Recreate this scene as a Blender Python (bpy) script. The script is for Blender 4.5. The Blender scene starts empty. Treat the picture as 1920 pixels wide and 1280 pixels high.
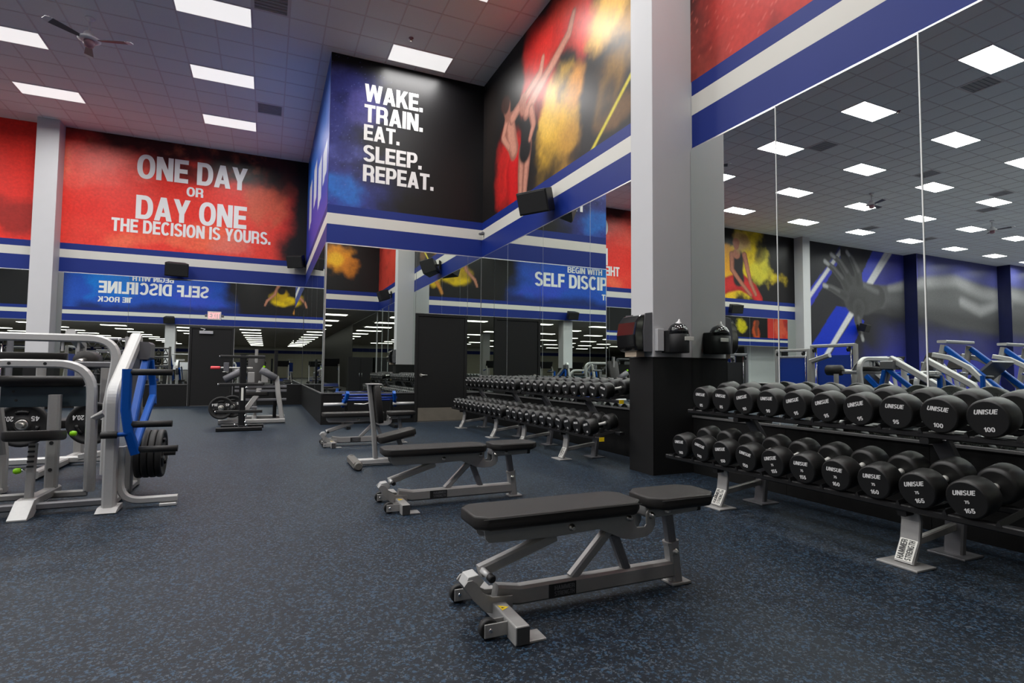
import bpy, bmesh, math, random
import numpy as np
from mathutils import Vector, Matrix

# ------------------------------------------------------------------ camera, world, exposure
scn = bpy.context.scene
C = scn.collection
F_PX = 1042.77
YAW, PITCH, ROLL = (math.radians(a) for a in (23.7405, 2.9801, 0.5206))
CAM_H = 1.06
_f = Vector((math.sin(YAW) * math.cos(PITCH), math.cos(YAW) * math.cos(PITCH), math.sin(PITCH)))
_r0 = Vector((math.cos(YAW), -math.sin(YAW), 0))
_u0 = _r0.cross(_f)
_r = math.cos(ROLL) * _r0 + math.sin(ROLL) * _u0
_u = -math.sin(ROLL) * _r0 + math.cos(ROLL) * _u0
cam_d = bpy.data.cameras.new('camera')
cam_d.sensor_width = 36.0
cam_d.lens = F_PX / 1920 * 36.0
cam_d.clip_start = 0.05
cam_d.clip_end = 200
cam = bpy.data.objects.new('camera', cam_d)
C.objects.link(cam)
cam.matrix_world = Matrix(((_r.x, _u.x, -_f.x, 0), (_r.y, _u.y, -_f.y, 0), (_r.z, _u.z, -_f.z, CAM_H), (0, 0, 0, 1)))
scn.camera = cam

world = bpy.data.worlds.new('world')
scn.world = world
world.use_nodes = True
world.node_tree.nodes['Background'].inputs[0].default_value = (0.5, 0.55, 0.6, 1)
world.node_tree.nodes['Background'].inputs[1].default_value = 0.0

PANEL_POWER = 76.0        # watts of each ceiling panel
PANEL_GLOW = 0.80         # radiance of its diffuser seen at a slant
PANEL_SPREAD = 165.0      # degrees
scn.view_settings.view_transform = 'Standard'
scn.view_settings.look = 'None'
scn.view_settings.exposure = 0.0
scn.view_settings.gamma = 1.0
scn.view_settings.use_curve_mapping = False
scn.cycles.max_bounces = 14
scn.cycles.glossy_bounces = 10
scn.cycles.diffuse_bounces = 4
scn.cycles.caustics_reflective = False
scn.cycles.caustics_refractive = False
scn.cycles.sample_clamp_indirect = 6.0

# ------------------------------------------------------------------ main dimensions (metres)
W = 4.188        # right mirrored wall, x
XK = 0.986       # side of the bay, x
YW = 11.161      # front of the bay, y
YB = 17.652      # back wall, y
YR = -1.1        # bulkhead behind the camera, y
XL = -42.0       # left wall, x
YF = -34.0       # far wall of the low hall
ZC = 7.273       # ceiling
ZLOW = 3.484     # ceiling of the low hall
ZD = 0.603       # dado top
ZM = 3.484       # mirror top
ZB = 4.243       # mural bottom
rng = random.Random(7)
PI = math.pi


def lin(*c):
    out = []
    for v in c:
        v = v / 255.0
        out.append(v / 12.92 if v <= 0.04045 else ((v + 0.055) / 1.055) ** 2.4)
    return tuple(out)


# ------------------------------------------------------------------ materials
MATS = {}


def mat(name, col, rough=0.5, metal=0.0, spec=0.5, noise=0.0, nscale=30.0, bump=0.0, bscale=200.0, coat=0.0):
    if name in MATS:
        return MATS[name]
    m = bpy.data.materials.new(name)
    m.use_nodes = True
    nt = m.node_tree
    b = nt.nodes['Principled BSDF']
    b.inputs['Base Color'].default_value = (*col, 1)
    b.inputs['Roughness'].default_value = rough
    b.inputs['Metallic'].default_value = metal
    b.inputs['Specular IOR Level'].default_value = spec
    if coat:
        b.inputs['Coat Weight'].default_value = coat
        b.inputs['Coat Roughness'].default_value = 0.1
    tc = nt.nodes.new('ShaderNodeTexCoord')
    if noise:
        n = nt.nodes.new('ShaderNodeTexNoise')
        n.inputs['Scale'].default_value = nscale
        n.inputs['Detail'].default_value = 3
        nt.links.new(tc.outputs['Object'], n.inputs['Vector'])
        mx = nt.nodes.new('ShaderNodeMix')
        mx.data_type = 'RGBA'
        mx.inputs[6].default_value = (*[max(0, c * (1 - noise)) for c in col], 1)
        mx.inputs[7].default_value = (*[min(1, c * (1 + noise)) for c in col], 1)
        nt.links.new(n.outputs[0], mx.inputs[0])
        nt.links.new(mx.outputs[2], b.inputs['Base Color'])
    if bump:
        n2 = nt.nodes.new('ShaderNodeTexNoise')
        n2.inputs['Scale'].default_value = bscale
        nt.links.new(tc.outputs['Object'], n2.inputs['Vector'])
        bp = nt.nodes.new('ShaderNodeBump')
        bp.inputs['Strength'].default_value = bump
        bp.inputs['Distance'].default_value = 0.002
        nt.links.new(n2.outputs[0], bp.inputs['Height'])
        nt.links.new(bp.outputs[0], b.inputs['Normal'])
    MATS[name] = m
    return m


def emit_mat(name, col, strength):
    m = bpy.data.materials.new(name)
    m.use_nodes = True
    b = m.node_tree.nodes['Principled BSDF']
    b.inputs['Base Color'].default_value = (0.8, 0.8, 0.8, 1)
    b.inputs['Emission Color'].default_value = (*col, 1)
    b.inputs['Emission Strength'].default_value = strength
    MATS[name] = m
    return m


def floor_mat():
    m = bpy.data.materials.new('rubber_floor')
    m.use_nodes = True
    nt = m.node_tree
    b = nt.nodes['Principled BSDF']
    tc = nt.nodes.new('ShaderNodeTexCoord')

    def vor(scale, lo, hi):
        # warped flecks: cells picked by their random colour
        v = nt.nodes.new('ShaderNodeTexVoronoi')
        v.inputs['Scale'].default_value = scale
        wn = nt.nodes.new('ShaderNodeTexNoise')
        wn.inputs['Scale'].default_value = scale * 0.7
        wn.inputs['Detail'].default_value = 2
        vm = nt.nodes.new('ShaderNodeVectorMath')
        vm.operation = 'MULTIPLY_ADD'
        vm.inputs[1].default_value = (0.03, 0.03, 0.0)
        nt.links.new(tc.outputs['Object'], wn.inputs['Vector'])
        nt.links.new(wn.outputs['Color'], vm.inputs[0])
        nt.links.new(tc.outputs['Object'], vm.inputs[2])
        nt.links.new(vm.outputs[0], v.inputs['Vector'])
        sp = nt.nodes.new('ShaderNodeSeparateColor')
        nt.links.new(v.outputs['Color'], sp.inputs[0])
        mr = nt.nodes.new('ShaderNodeMapRange')
        mr.inputs[1].default_value = lo
        mr.inputs[2].default_value = hi
        nt.links.new(sp.outputs[0], mr.inputs[0])
        return mr.outputs[0]

    def mix(a, colb, fac):
        mx = nt.nodes.new('ShaderNodeMix')
        mx.data_type = 'RGBA'
        if isinstance(a, tuple):
            mx.inputs[6].default_value = (*a, 1)
        else:
            nt.links.new(a, mx.inputs[6])
        mx.inputs[7].default_value = (*colb, 1)
        nt.links.new(fac, mx.inputs[0])
        return mx.outputs[2]
    base = (0.0046, 0.0080, 0.0140)
    c = mix(base, (0.004, 0.007, 0.011), vor(95, 0.55, 0.75))
    c = mix(c, (0.024, 0.052, 0.090), vor(120, 0.80, 0.88))
    c = mix(c, (0.055, 0.07, 0.09), vor(150, 0.90, 0.95))
    nt.links.new(c, b.inputs['Base Color'])
    n = nt.nodes.new('ShaderNodeTexNoise')
    n.inputs['Scale'].default_value = 130
    n.inputs['Detail'].default_value = 4
    nt.links.new(tc.outputs['Object'], n.inputs['Vector'])
    bp = nt.nodes.new('ShaderNodeBump')
    bp.inputs['Strength'].default_value = 0.35
    bp.inputs['Distance'].default_value = 0.003
    nt.links.new(n.outputs[0], bp.inputs['Height'])
    nt.links.new(bp.outputs[0], b.inputs['Normal'])
    b.inputs['Roughness'].default_value = 0.52
    b.inputs['Specular IOR Level'].default_value = 0.20
    return m


def mural_mat(name='printed_vinyl', rough=0.38):
    m = bpy.data.materials.new(name)
    m.use_nodes = True
    nt = m.node_tree
    b = nt.nodes['Principled BSDF']
    a = nt.nodes.new('ShaderNodeAttribute')
    a.attribute_name = 'print'
    n = nt.nodes.new('ShaderNodeTexNoise')
    n.inputs['Scale'].default_value = 18
    n.inputs['Detail'].default_value = 6
    tc = nt.nodes.new('ShaderNodeTexCoord')
    nt.links.new(tc.outputs['Object'], n.inputs['Vector'])
    mr = nt.nodes.new('ShaderNodeMapRange')
    mr.inputs[3].default_value = 0.62
    mr.inputs[4].default_value = 1.12
    nt.links.new(n.outputs[0], mr.inputs[0])
    vm = nt.nodes.new('ShaderNodeVectorMath')
    vm.operation = 'SCALE'
    nt.links.new(a.outputs['Color'], vm.inputs[0])
    nt.links.new(mr.outputs[0], vm.inputs['Scale'])
    nt.links.new(vm.outputs[0], b.inputs['Base Color'])
    b.inputs['Roughness'].default_value = rough
    b.inputs['Specular IOR Level'].default_value = 0.25
    return m


M_FLOOR = floor_mat()
M_VINYL = mural_mat()
M_WALLW = mat('white_wall_paint', (0.52, 0.52, 0.53), 0.55, noise=0.03, nscale=4)
M_SEAMS = mat('polished_seam', (0.80, 0.82, 0.80), 0.3, noise=0.03)
M_BLUE = mat('royal_blue_band', lin(19, 40, 116), 0.45, spec=0.25, noise=0.05, nscale=3)
M_WHITE = mat('white_band', lin(200, 198, 190), 0.45, noise=0.03, nscale=3)
M_TEXT = mat('white_print', lin(222, 221, 220), 0.45, noise=0.03, nscale=6)
M_DADO = mat('black_laminate', (0.007, 0.007, 0.007), 0.55, spec=0.2, noise=0.2, nscale=20, bump=0.1, bscale=400)
M_DADOF = mat('charcoal_laminate', (0.0085, 0.0085, 0.0088), 0.55, spec=0.2, noise=0.15, nscale=12)
M_LEDGE = mat('grey_ledge_cap', (0.10, 0.10, 0.10), 0.35, noise=0.1)
M_TILE = mat('ceiling_tile', (0.84, 0.89, 0.90), 0.85, noise=0.05, nscale=40, bump=0.3, bscale=90)
M_GRID = mat('ceiling_tee_bar', (0.72, 0.71, 0.72), 0.7, noise=0.05)
M_ALU = mat('brushed_aluminium', (0.75, 0.75, 0.74), 0.3, metal=1.0, noise=0.05, nscale=60)
M_MIRROR = mat('mirror_glass', (0.80, 0.86, 0.82), 0.0, metal=1.0)
M_EDGE = mat('polished_glass_edge', (0.75, 0.82, 0.80), 0.15, noise=0.05)
M_DOOR = mat('black_door_paint', (0.009, 0.009, 0.009), 0.5, spec=0.25, noise=0.15, nscale=15)
M_STEEL = mat('stainless_steel', (0.62, 0.60, 0.56), 0.28, metal=1.0, noise=0.08, nscale=40)
M_SILVER = mat('silver_powder_coat', (0.33, 0.325, 0.315), 0.40, metal=0.30, noise=0.06, nscale=60, bump=0.04, bscale=600)
M_SILVERL = mat('bright_silver_paint', (0.50, 0.50, 0.49), 0.38, metal=0.25, noise=0.05, nscale=60)
M_DKSILVER = mat('grey_powder_coat', (0.16, 0.16, 0.17), 0.42, metal=0.4, noise=0.06, nscale=60)
M_CHROME = mat('chrome', (0.85, 0.85, 0.85), 0.08, metal=1.0, noise=0.03)
M_PAD = mat('black_upholstery', (0.020, 0.0185, 0.0175), 0.5, spec=0.25, noise=0.12, nscale=80, bump=0.25, bscale=900)
M_SEAM = mat('black_stitching', (0.008, 0.008, 0.008), 0.7, noise=0.1)
M_RUBBER = mat('black_rubber', (0.013, 0.013, 0.013), 0.55, spec=0.35, noise=0.15, nscale=60, bump=0.15, bscale=500)
M_URETH = mat('black_urethane', (0.0055, 0.0055, 0.0054), 0.44, spec=0.42, noise=0.15, nscale=60, bump=0.1, bscale=400)
M_KICK = mat('dull_kick_plate', (0.20, 0.18, 0.145), 0.4, metal=0.3, noise=0.2, nscale=6)
M_TAUPE = mat('taupe_rubber', (0.10, 0.095, 0.085), 0.55, noise=0.1)
M_CAP = mat('dark_grey_cap', (0.045, 0.045, 0.046), 0.5, noise=0.1)
M_KNURL = mat('knurled_handle', (0.72, 0.72, 0.68), 0.35, metal=0.35, noise=0.1, nscale=200)
M_BLKM = mat('black_metal', (0.007, 0.007, 0.0075), 0.4, spec=0.3, noise=0.1, nscale=30)
M_BLUEM = mat('blue_powder_coat', lin(0, 72, 156), 0.42, spec=0.25, noise=0.06, nscale=40)
M_NAVYM = mat('navy_powder_coat', lin(20, 50, 130), 0.35, noise=0.06, nscale=40)
M_SLATE = mat('slate_board', lin(44, 60, 68), 0.5, noise=0.06, nscale=10)
M_LIME = mat('lime_green_plastic', lin(150, 225, 10), 0.4, noise=0.05)
M_YEL = mat('yellow_sticker', lin(240, 205, 20), 0.5, noise=0.04)
M_RED = mat('red_grip', lin(215, 70, 75), 0.5, noise=0.05)
M_GLBLK = mat('glossy_black_plastic', (0.008, 0.008, 0.009), 0.06, noise=0.1, coat=0.5)
M_MBLK = mat('matte_black_plastic', (0.009, 0.009, 0.0095), 0.5, spec=0.3, noise=0.1)
M_GREYP = mat('grey_plastic', (0.10, 0.10, 0.11), 0.4, noise=0.08)
M_WHITEP = mat('white_plastic', (0.84, 0.84, 0.84), 0.4, noise=0.04)
M_FANRED = mat('dull_red_cap', lin(150, 112, 122), 0.5, noise=0.06)
M_VENT = mat('dark_vent_metal', (0.34, 0.34, 0.35), 0.5, noise=0.1)
M_LBLW = mat('white_sticker', (0.72, 0.72, 0.66), 0.5, noise=0.05)
M_INK = mat('black_ink', (0.012, 0.012, 0.012), 0.5, noise=0.1)
M_DIFF = emit_mat('lit_diffuser', (1.0, 0.985, 0.97), PANEL_GLOW)
M_EXIT = emit_mat('lit_red_letters', lin(225, 30, 30), 1.0)
M_EXITB = mat('exit_sign_face', lin(205, 198, 196), 0.4, noise=0.03)


# ------------------------------------------------------------------ mesh helpers
class MB:
    """collects faces; build() links them as one mesh object"""

    def __init__(s):
        s.v, s.f, s.sm = [], [], []

    def add(s, verts, faces, smooth=False):
        o = len(s.v)
        s.v += [tuple(p) for p in verts]
        s.f += [tuple(i + o for i in f) for f in faces]
        s.sm += [smooth] * len(faces)
        return s

    def box(s, x0, x1, y0, y1, z0, z1, rot=None, at=None):
        vs = [Vector((x, y, z)) for z in (z0, z1) for y in (y0, y1) for x in (x0, x1)]
        if rot is not None:
            vs = [rot @ p for p in vs]
        if at is not None:
            vs = [p + Vector(at) for p in vs]
        return s.add(vs, [(0, 2, 3, 1), (4, 5, 7, 6), (0, 1, 5, 4), (2, 6, 7, 3), (0, 4, 6, 2), (1, 3, 7, 5)])

    def prism(s, poly, axis, a, b):
        """poly: 2-D points in the two other axes (in x,y,z order); extruded along axis from a to b"""
        n = len(poly)

        def pt(p, t):
            return {0: (t, p[0], p[1]), 1: (p[0], t, p[1]), 2: (p[0], p[1], t)}[axis]
        vs = [pt(p, a) for p in poly] + [pt(p, b) for p in poly]
        fs = [tuple(range(n)), tuple(range(2 * n - 1, n - 1, -1))]
        fs += [((i + 1) % n, i, i + n, (i + 1) % n + n) for i in range(n)]
        return s.add(vs, fs)

    def sweep(s, path, sec, side=None, smooth=False, closed_ends=True):
        """sweep a closed 2-D section (side, up) along a path"""
        P = [Vector(p) for p in path]
        n, k = len(P), len(sec)
        vs = []
        prev = None
        for i in range(n):
            if i == 0:
                t = (P[1] - P[0]).normalized()
                m = 1
            elif i == n - 1:
                t = (P[-1] - P[-2]).normalized()
                m = 1
            else:
                a, b = (P[i] - P[i - 1]).normalized(), (P[i + 1] - P[i]).normalized()
                t = (a + b).normalized()
                m = 1 / max(0.35, t.dot(b))
            if side is not None:
                sd = Vector(side)
                sd = (sd - t * sd.dot(t)).normalized()
            else:
                if prev is None:
                    ref = Vector((0, 0, 1)) if abs(t.z) < 0.9 else Vector((1, 0, 0))
                    sd = t.cross(ref).normalized()
                else:
                    sd = (prev - t * prev.dot(t)).normalized()
                prev = sd
            up = sd.cross(t).normalized()
            for (u, w) in sec:
                vs.append(P[i] + sd * u + up * (w * m if side is not None else w))
        fs = []
        for i in range(n - 1):
            for j in range(k):
                j2 = (j + 1) % k
                fs.append((i * k + j, i * k + j2, (i + 1) * k + j2, (i + 1) * k + j))
        s.add(vs, fs, smooth)
        if closed_ends:
            o = len(s.v) - len(vs)
            s.f += [tuple(o + j for j in range(k - 1, -1, -1)), tuple(o + (n - 1) * k + j for j in range(k))]
            s.sm += [False, False]
        return s

    def tube(s, path, r, n=12, smooth=True):
        return s.sweep(path, [(r * math.cos(2 * PI * j / n), r * math.sin(2 * PI * j / n)) for j in range(n)], None, smooth)

    def bar(s, p0, p1, w, h, side=(0, 1, 0)):
        return s.sweep([p0, p1], [(-w / 2, -h / 2), (w / 2, -h / 2), (w / 2, h / 2), (-w / 2, h / 2)], side)

    def sqpath(s, path, w, h, side=(0, 1, 0), c=0.18):
        """rounded-corner rectangular tube along a path"""
        a, b = w / 2, h / 2
        q = min(a, b) * c * 2
        sec = [(-a + q, -b), (a - q, -b), (a, -b + q), (a, b - q), (a - q, b), (-a + q, b), (-a, b - q), (-a, -b + q)]
        return s.sweep(path, sec, side)

    def lathe(s, prof, p0, axis, n=24, smooth=True, ring=False):
        """prof: (t along the axis, radius)"""
        ax = Vector(axis).normalized()
        ref = Vector((0, 0, 1)) if abs(ax.z) < 0.9 else Vector((1, 0, 0))
        a = ax.cross(ref).normalized()
        b = ax.cross(a)
        p0 = Vector(p0)
        vs, fs = [], []
        for (t, r) in prof:
            for j in range(n):
                an = 2 * PI * j / n
                vs.append(p0 + ax * t + a * (r * math.cos(an)) + b * (r * math.sin(an)))
        for i in range(len(prof) - (0 if ring else 1)):
            i2 = (i + 1) % len(prof)
            for j in range(n):
                j2 = (j + 1) % n
                fs.append((i * n + j, i * n + j2, i2 * n + j2, i2 * n + j))
        s.add(vs, fs, smooth)
        if ring:
            return s
        o = len(s.v) - len(vs)
        s.f += [tuple(o + j for j in range(n - 1, -1, -1)), tuple(o + (len(prof) - 1) * n + j for j in range(n))]
        s.sm += [False, False]
        return s

    def cyl(s, p0, p1, r, n=16, smooth=True):
        d = Vector(p1) - Vector(p0)
        return s.lathe([(0, r), (d.length, r)], p0, d, n, smooth)

    def build(s, name, material, parent=None, bevel=0.0, seg=2, kind=None, loc=None):
        me = bpy.data.meshes.new(name)
        me.from_pydata(s.v, [], s.f)
        me.polygons.foreach_set('use_smooth', s.sm)
        me.materials.append(material)
        bm = bmesh.new()
        bm.from_mesh(me)
        bmesh.ops.recalc_face_normals(bm, faces=bm.faces)
        bm.to_mesh(me)
        bm.free()
        return link(name, me, parent, bevel, seg, kind, loc)


def link(name, me, parent=None, bevel=0.0, seg=2, kind=None, loc=None):
    o = bpy.data.objects.new(name, me)
    C.objects.link(o)
    if parent is not None:
        o.parent = parent
    if loc is not None:
        o.location = loc
    if bevel:
        b = o.modifiers.new('edge', 'BEVEL')
        b.width = bevel
        b.segments = seg
        b.limit_method = 'ANGLE'
        b.angle_limit = math.radians(40)
        b.harden_normals = False
    if kind:
        o['kind'] = kind
    return o


def thing(name, label, cat, loc=(0, 0, 0), rotz=0.0, group=None):
    o = bpy.data.objects.new(name, None)
    C.objects.link(o)
    o.empty_display_size = 0.1
    o.location = loc
    o.rotation_euler = (0, 0, rotz)
    o['label'] = label
    o['category'] = cat
    if group:
        o['group'] = group
    return o


def tag(o, label, cat, group=None):
    o['label'] = label
    o['category'] = cat
    if group:
        o['group'] = group
    return o


def dup(root, loc, rotz=None, label=None, group=None):
    r = root.copy()
    C.objects.link(r)
    r.location = loc
    if rotz is not None:
        r.rotation_euler = (0, 0, rotz)
    if label:
        r['label'] = label
    if group:
        r['group'] = group
    for ch in list(root.children):
        c = ch.copy()
        C.objects.link(c)
        c.parent = r
        for g in list(ch.children):
            d = g.copy()
            C.objects.link(d)
            d.parent = c
    return r


def bend(path, r, n=9):
    """round the corners of a polyline with arcs of radius about r"""
    P = [Vector(q) for q in path]
    out = [P[0]]
    for a, b, c in zip(P[:-2], P[1:-1], P[2:]):
        u, v = (a - b), (c - b)
        ang = u.angle(v)
        d = min(r / math.tan(ang / 2), u.length * 0.48, v.length * 0.48)
        s, e = b + u.normalized() * d, b + v.normalized() * d
        for k in range(n + 1):
            t = k / n
            out.append(s * (1 - t) ** 2 + b * (2 * t * (1 - t)) + e * t ** 2)
    out.append(P[-1])
    return [tuple(q) for q in out]


def rounded_pad(x0, x1, y0, y1, z0, z1, r=0.02, cut=0.05, nseg=3, rt=0.009):
    """upholstered pad: chamfered plan, rolled top and bottom edges"""
    c = cut
    plan = [(x0 + c, y0), (x1 - c, y0), (x1, y0 + c), (x1, y1 - c), (x1 - c, y1), (x0 + c, y1), (x0, y1 - c), (x0, y0 + c)]
    cx, cy = (x0 + x1) / 2, (y0 + y1) / 2
    sx, sy = (x1 - x0) / 2, (y1 - y0) / 2
    rings = []
    for i in range(nseg + 1):
        a = PI / 2 * i / nseg
        rings.append((r * (1 - math.sin(a)), z0 + r * (1 - math.cos(a))))
    rings = [(r * (1 - math.sin(PI / 2 * i / nseg)), z0 + r * (1 - math.cos(PI / 2 * i / nseg))) for i in range(nseg + 1)]
    rings += [(rt * (1 - math.cos(PI / 2 * i / nseg)), z1 - rt * (1 - math.sin(PI / 2 * i / nseg))) for i in range(nseg + 1)]
    mb = MB()
    vs, fs = [], []
    k = len(plan)
    for ins, z in rings:
        for (x, y) in plan:
            vs.append((cx + (x - cx) * (1 - ins / sx), cy + (y - cy) * (1 - ins / sy), z))
    for i in range(len(rings) - 1):
        for j in range(k):
            fs.append((i * k + j, i * k + (j + 1) % k, (i + 1) * k + (j + 1) % k, (i + 1) * k + j))
    mb.add(vs, fs, True)
    mb.add([vs[j] for j in range(k)], [tuple(range(k - 1, -1, -1))])
    mb.add([vs[(len(rings) - 1) * k + j] for j in range(k)], [tuple(range(k))])
    return mb


# ------------------------------------------------------------------ lettering
# heavy grotesque capitals drawn as flat strokes (cap height 1); each glyph: (advance, list of polygons)
class RingPoly(list):
    rid = 0


_rc = [0]


def _ring(cx, cy, rx, ry, wx, wy, a0, a1, p=2.6, n=28):
    """band of a superellipse between two angles, stroke wx sideways / wy up"""
    out, prev = [], None
    _rc[0] += 1
    for i in range(n + 1):
        a = math.radians(a0 + (a1 - a0) * i / n)
        c, s_ = math.cos(a), math.sin(a)
        k = (abs(c) ** p + abs(s_) ** p) ** (-1 / p)
        o = (cx + rx * k * c, cy + ry * k * s_)
        q = (cx + (rx - wx) * k * c, cy + (ry - wy) * k * s_)
        if prev:
            r = RingPoly([prev[0], o, q, prev[1]])
            r.rid = _rc[0]
            out.append(r)
        prev = (o, q)
    return out


def _r(x0, x1, y0, y1): return [(x0, y0), (x1, y0), (x1, y1), (x0, y1)]
def _d(xa, xb, w, y0=0.0, y1=1.0): return [(xa, y0), (xa + w, y0), (xb + w, y1), (xb, y1)]


ST, TH = 0.235, 0.185


def glyphs():
    S, T = ST, TH
    g = {' ': (0.30, [])}
    g['I'] = (S, [_r(0, S, 0, 1)])
    g['E'] = (0.64, [_r(0, S, 0, 1), _r(S, 0.64, 0, T), _r(S, 0.60, 0.41, 0.41 + T), _r(S, 0.64, 1 - T, 1)])
    g['F'] = (0.60, [_r(0, S, 0, 1), _r(S, 0.57, 0.39, 0.39 + T), _r(S, 0.60, 1 - T, 1)])
    g['L'] = (0.58, [_r(0, S, 0, 1), _r(S, 0.58, 0, T)])
    g['T'] = (0.68, [_r(0.34 - S / 2, 0.34 + S / 2, 0, 1 - T), _r(0, 0.68, 1 - T, 1)])
    g['H'] = (0.74, [_r(0, S, 0, 1), _r(0.74 - S, 0.74, 0, 1), _r(S, 0.74 - S, 0.41, 0.41 + T)])
    g['N'] = (0.76, [_r(0, S, 0, 1), _r(0.76 - S, 0.76, 0, 1), [(0.50, 0), (0.76, 0), (0.26, 1), (0.0, 1)]])
    g['M'] = (0.92, [_r(0, 0.21, 0, 1), _r(0.71, 0.92, 0, 1), [(0.36, 0), (0.56, 0), (0.31, 1), (0.0, 1)], [(0.36, 0), (0.56, 0), (0.92, 1), (0.61, 1)]])
    g['A'] = (0.80, [[(0, 0), (0.245, 0), (0.51, 1), (0.27, 1)], [(0.555, 0), (0.80, 0), (0.53, 1), (0.29, 1)], _r(0.2, 0.6, 0.18, 0.35)])
    g['V'] = (0.78, [[(0.27, 0), (0.51, 0), (0.24, 1), (0, 1)], [(0.27, 0), (0.51, 0), (0.78, 1), (0.54, 1)]])
    g['W'] = (1.12, [[(0.17, 0), (0.41, 0), (0.24, 1), (0, 1)], [(0.17, 0), (0.41, 0), (0.66, 1), (0.46, 1)], [(0.71, 0), (0.95, 0), (0.66, 1), (0.46, 1)], [(0.71, 0), (0.95, 0), (1.12, 1), (0.88, 1)]])
    g['Y'] = (0.78, [_r(0.39 - S / 2, 0.39 + S / 2, 0, 0.45), [(0.27, 0.38), (0.51, 0.38), (0.25, 1), (0, 1)], [(0.27, 0.38), (0.51, 0.38), (0.78, 1), (0.53, 1)]])
    g['X'] = (0.76, [_d(0, 0.50, 0.26), _d(0.50, 0, 0.26)])
    g['K'] = (0.78, [_r(0, S, 0, 1), [(S, 0.26), (S, 0.58), (0.48, 1), (0.75, 1)], [(0.51, 0), (0.79, 0), (0.46, 0.68), (0.28, 0.52)]])
    g['O'] = (0.80, _ring(0.40, 0.5, 0.40, 0.515, 0.235, 0.175, 0, 360, 2.3, 48))
    g['Q'] = (0.80, g['O'][1] + [[(0.44, 0.22), (0.56, 0.34), (0.80, 0.06), (0.68, -0.06)]])
    g['0'] = (0.66, _ring(0.33, 0.5, 0.33, 0.51, 0.215, 0.165, 0, 360, 2.3, 40))
    g['D'] = (0.76, [_r(0, S, 0, 1), _r(S, 0.36, 0, T), _r(S, 0.36, 1 - T, 1)] + _ring(0.36, 0.5, 0.40, 0.5, 0.235, T, -90, 90, 2.3))
    g['C'] = (0.76, _ring(0.39, 0.5, 0.39, 0.515, 0.235, 0.175, 42, 318, 2.3, 40))
    g['G'] = (0.80, _ring(0.39, 0.5, 0.39, 0.515, 0.235, 0.175, 42, 318, 2.3, 40) + [_r(0.42, 0.78, 0.36, 0.53), _r(0.60, 0.78, 0.0, 0.40)])
    g['U'] = (0.74, [_r(0, S, 0.36, 1), _r(0.74 - S, 0.74, 0.36, 1)] + _ring(0.37, 0.36, 0.37, 0.375, S, 0.19, 180, 360, 2.3))
    g['P'] = (0.70, [_r(0, S, 0, 1), _r(S, 0.40, 0.35, 0.35 + 0.16), _r(S, 0.40, 1 - 0.165, 1)] + _ring(0.40, 0.675, 0.30, 0.325, 0.225, 0.163, -90, 90, 2.3))
    g['R'] = (0.76, [_r(0, S, 0, 1), _r(S, 0.42, 0.37, 0.37 + 0.16), _r(S, 0.42, 1 - 0.165, 1), _r(0.50, 0.735, 0, 0.30), [(0.50, 0.28), (0.735, 0.28), (0.66, 0.48), (0.42, 0.48)]] + _ring(0.42, 0.685, 0.31, 0.315, 0.225, 0.163, -90, 90, 2.3))
    g['B'] = (0.74, [_r(0, S, 0, 1), _r(S, 0.42, 0, 0.17), _r(S, 0.42, 0.43, 0.58), _r(S, 0.40, 0.835, 1)] + _ring(0.40, 0.74, 0.30, 0.26, 0.215, 0.155, -90, 90, 2.3) + _ring(0.42, 0.29, 0.32, 0.29, 0.22, 0.16, -90, 90, 2.3))
    s_ = _ring(0.36, 0.735, 0.345, 0.28, 0.225, 0.165, 20, 255, 2.1, 24) + _ring(0.36, 0.27, 0.36, 0.285, 0.23, 0.165, -160, 75, 2.1, 24)
    g['S'] = (0.72, s_ + [[(0.27, 0.455), (0.24, 0.64), (0.47, 0.55), (0.47, 0.37)]])
    g['.'] = (0.25, [_r(0.01, 0.24, 0, 0.235)])
    g['1'] = (0.46, [_r(0.20, 0.42, 0, 1), [(0.02, 0.62), (0.2, 0.62), (0.2, 1), (0.2, 0.8), (0.02, 0.8)]])
    g['4'] = (0.68, [_r(0.36, 0.57, 0, 1), _r(0, 0.68, 0.2, 0.37), [(0, 0.2), (0.0, 0.40), (0.36, 1), (0.45, 1), (0.45, 0.82), (0.2, 0.37), (0.2, 0.2)]])
    g['5'] = (0.66, [_r(0.08, 0.60, 0.82, 1), _r(0.06, 0.26, 0.42, 1)] + _ring(0.33, 0.32, 0.33, 0.33, 0.215, 0.165, -165, 140, 2.2, 26))
    g['6'] = (0.66, _ring(0.33, 0.32, 0.33, 0.33, 0.21, 0.16, 0, 360, 2.2, 34) + _ring(0.36, 0.5, 0.36, 0.51, 0.215, 0.165, 60, 190, 2.2, 20))
    g['9'] = (0.66, [[(0.66 - x, 1 - y) for x, y in q] for q in g['6'][1]])
    g['8'] = (0.66, _ring(0.33, 0.74, 0.30, 0.27, 0.2, 0.155, 0, 360, 2.2, 32) + _ring(0.33, 0.29, 0.33, 0.30, 0.21, 0.16, 0, 360, 2.2, 32))
    g['3'] = (0.66, _ring(0.32, 0.735, 0.31, 0.275, 0.205, 0.155, -90, 165, 2.2, 26) + _ring(0.33, 0.29, 0.33, 0.30, 0.21, 0.16, -165, 90, 2.2, 26) + [_r(0.2, 0.36, 0.44, 0.59)])
    g['2'] = (0.66, _ring(0.33, 0.68, 0.32, 0.33, 0.215, 0.165, -25, 175, 2.2, 22) + [_r(0, 0.66, 0, 0.18), [(0, 0.0), (0.0, 0.2), (0.42, 0.60), (0.63, 0.56), (0.25, 0.12)]])
    g['7'] = (0.62, [_r(0, 0.62, 0.82, 1), [(0.12, 0), (0.36, 0), (0.62, 0.82), (0.38, 0.86)]])
    return g


GLY = glyphs()


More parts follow.
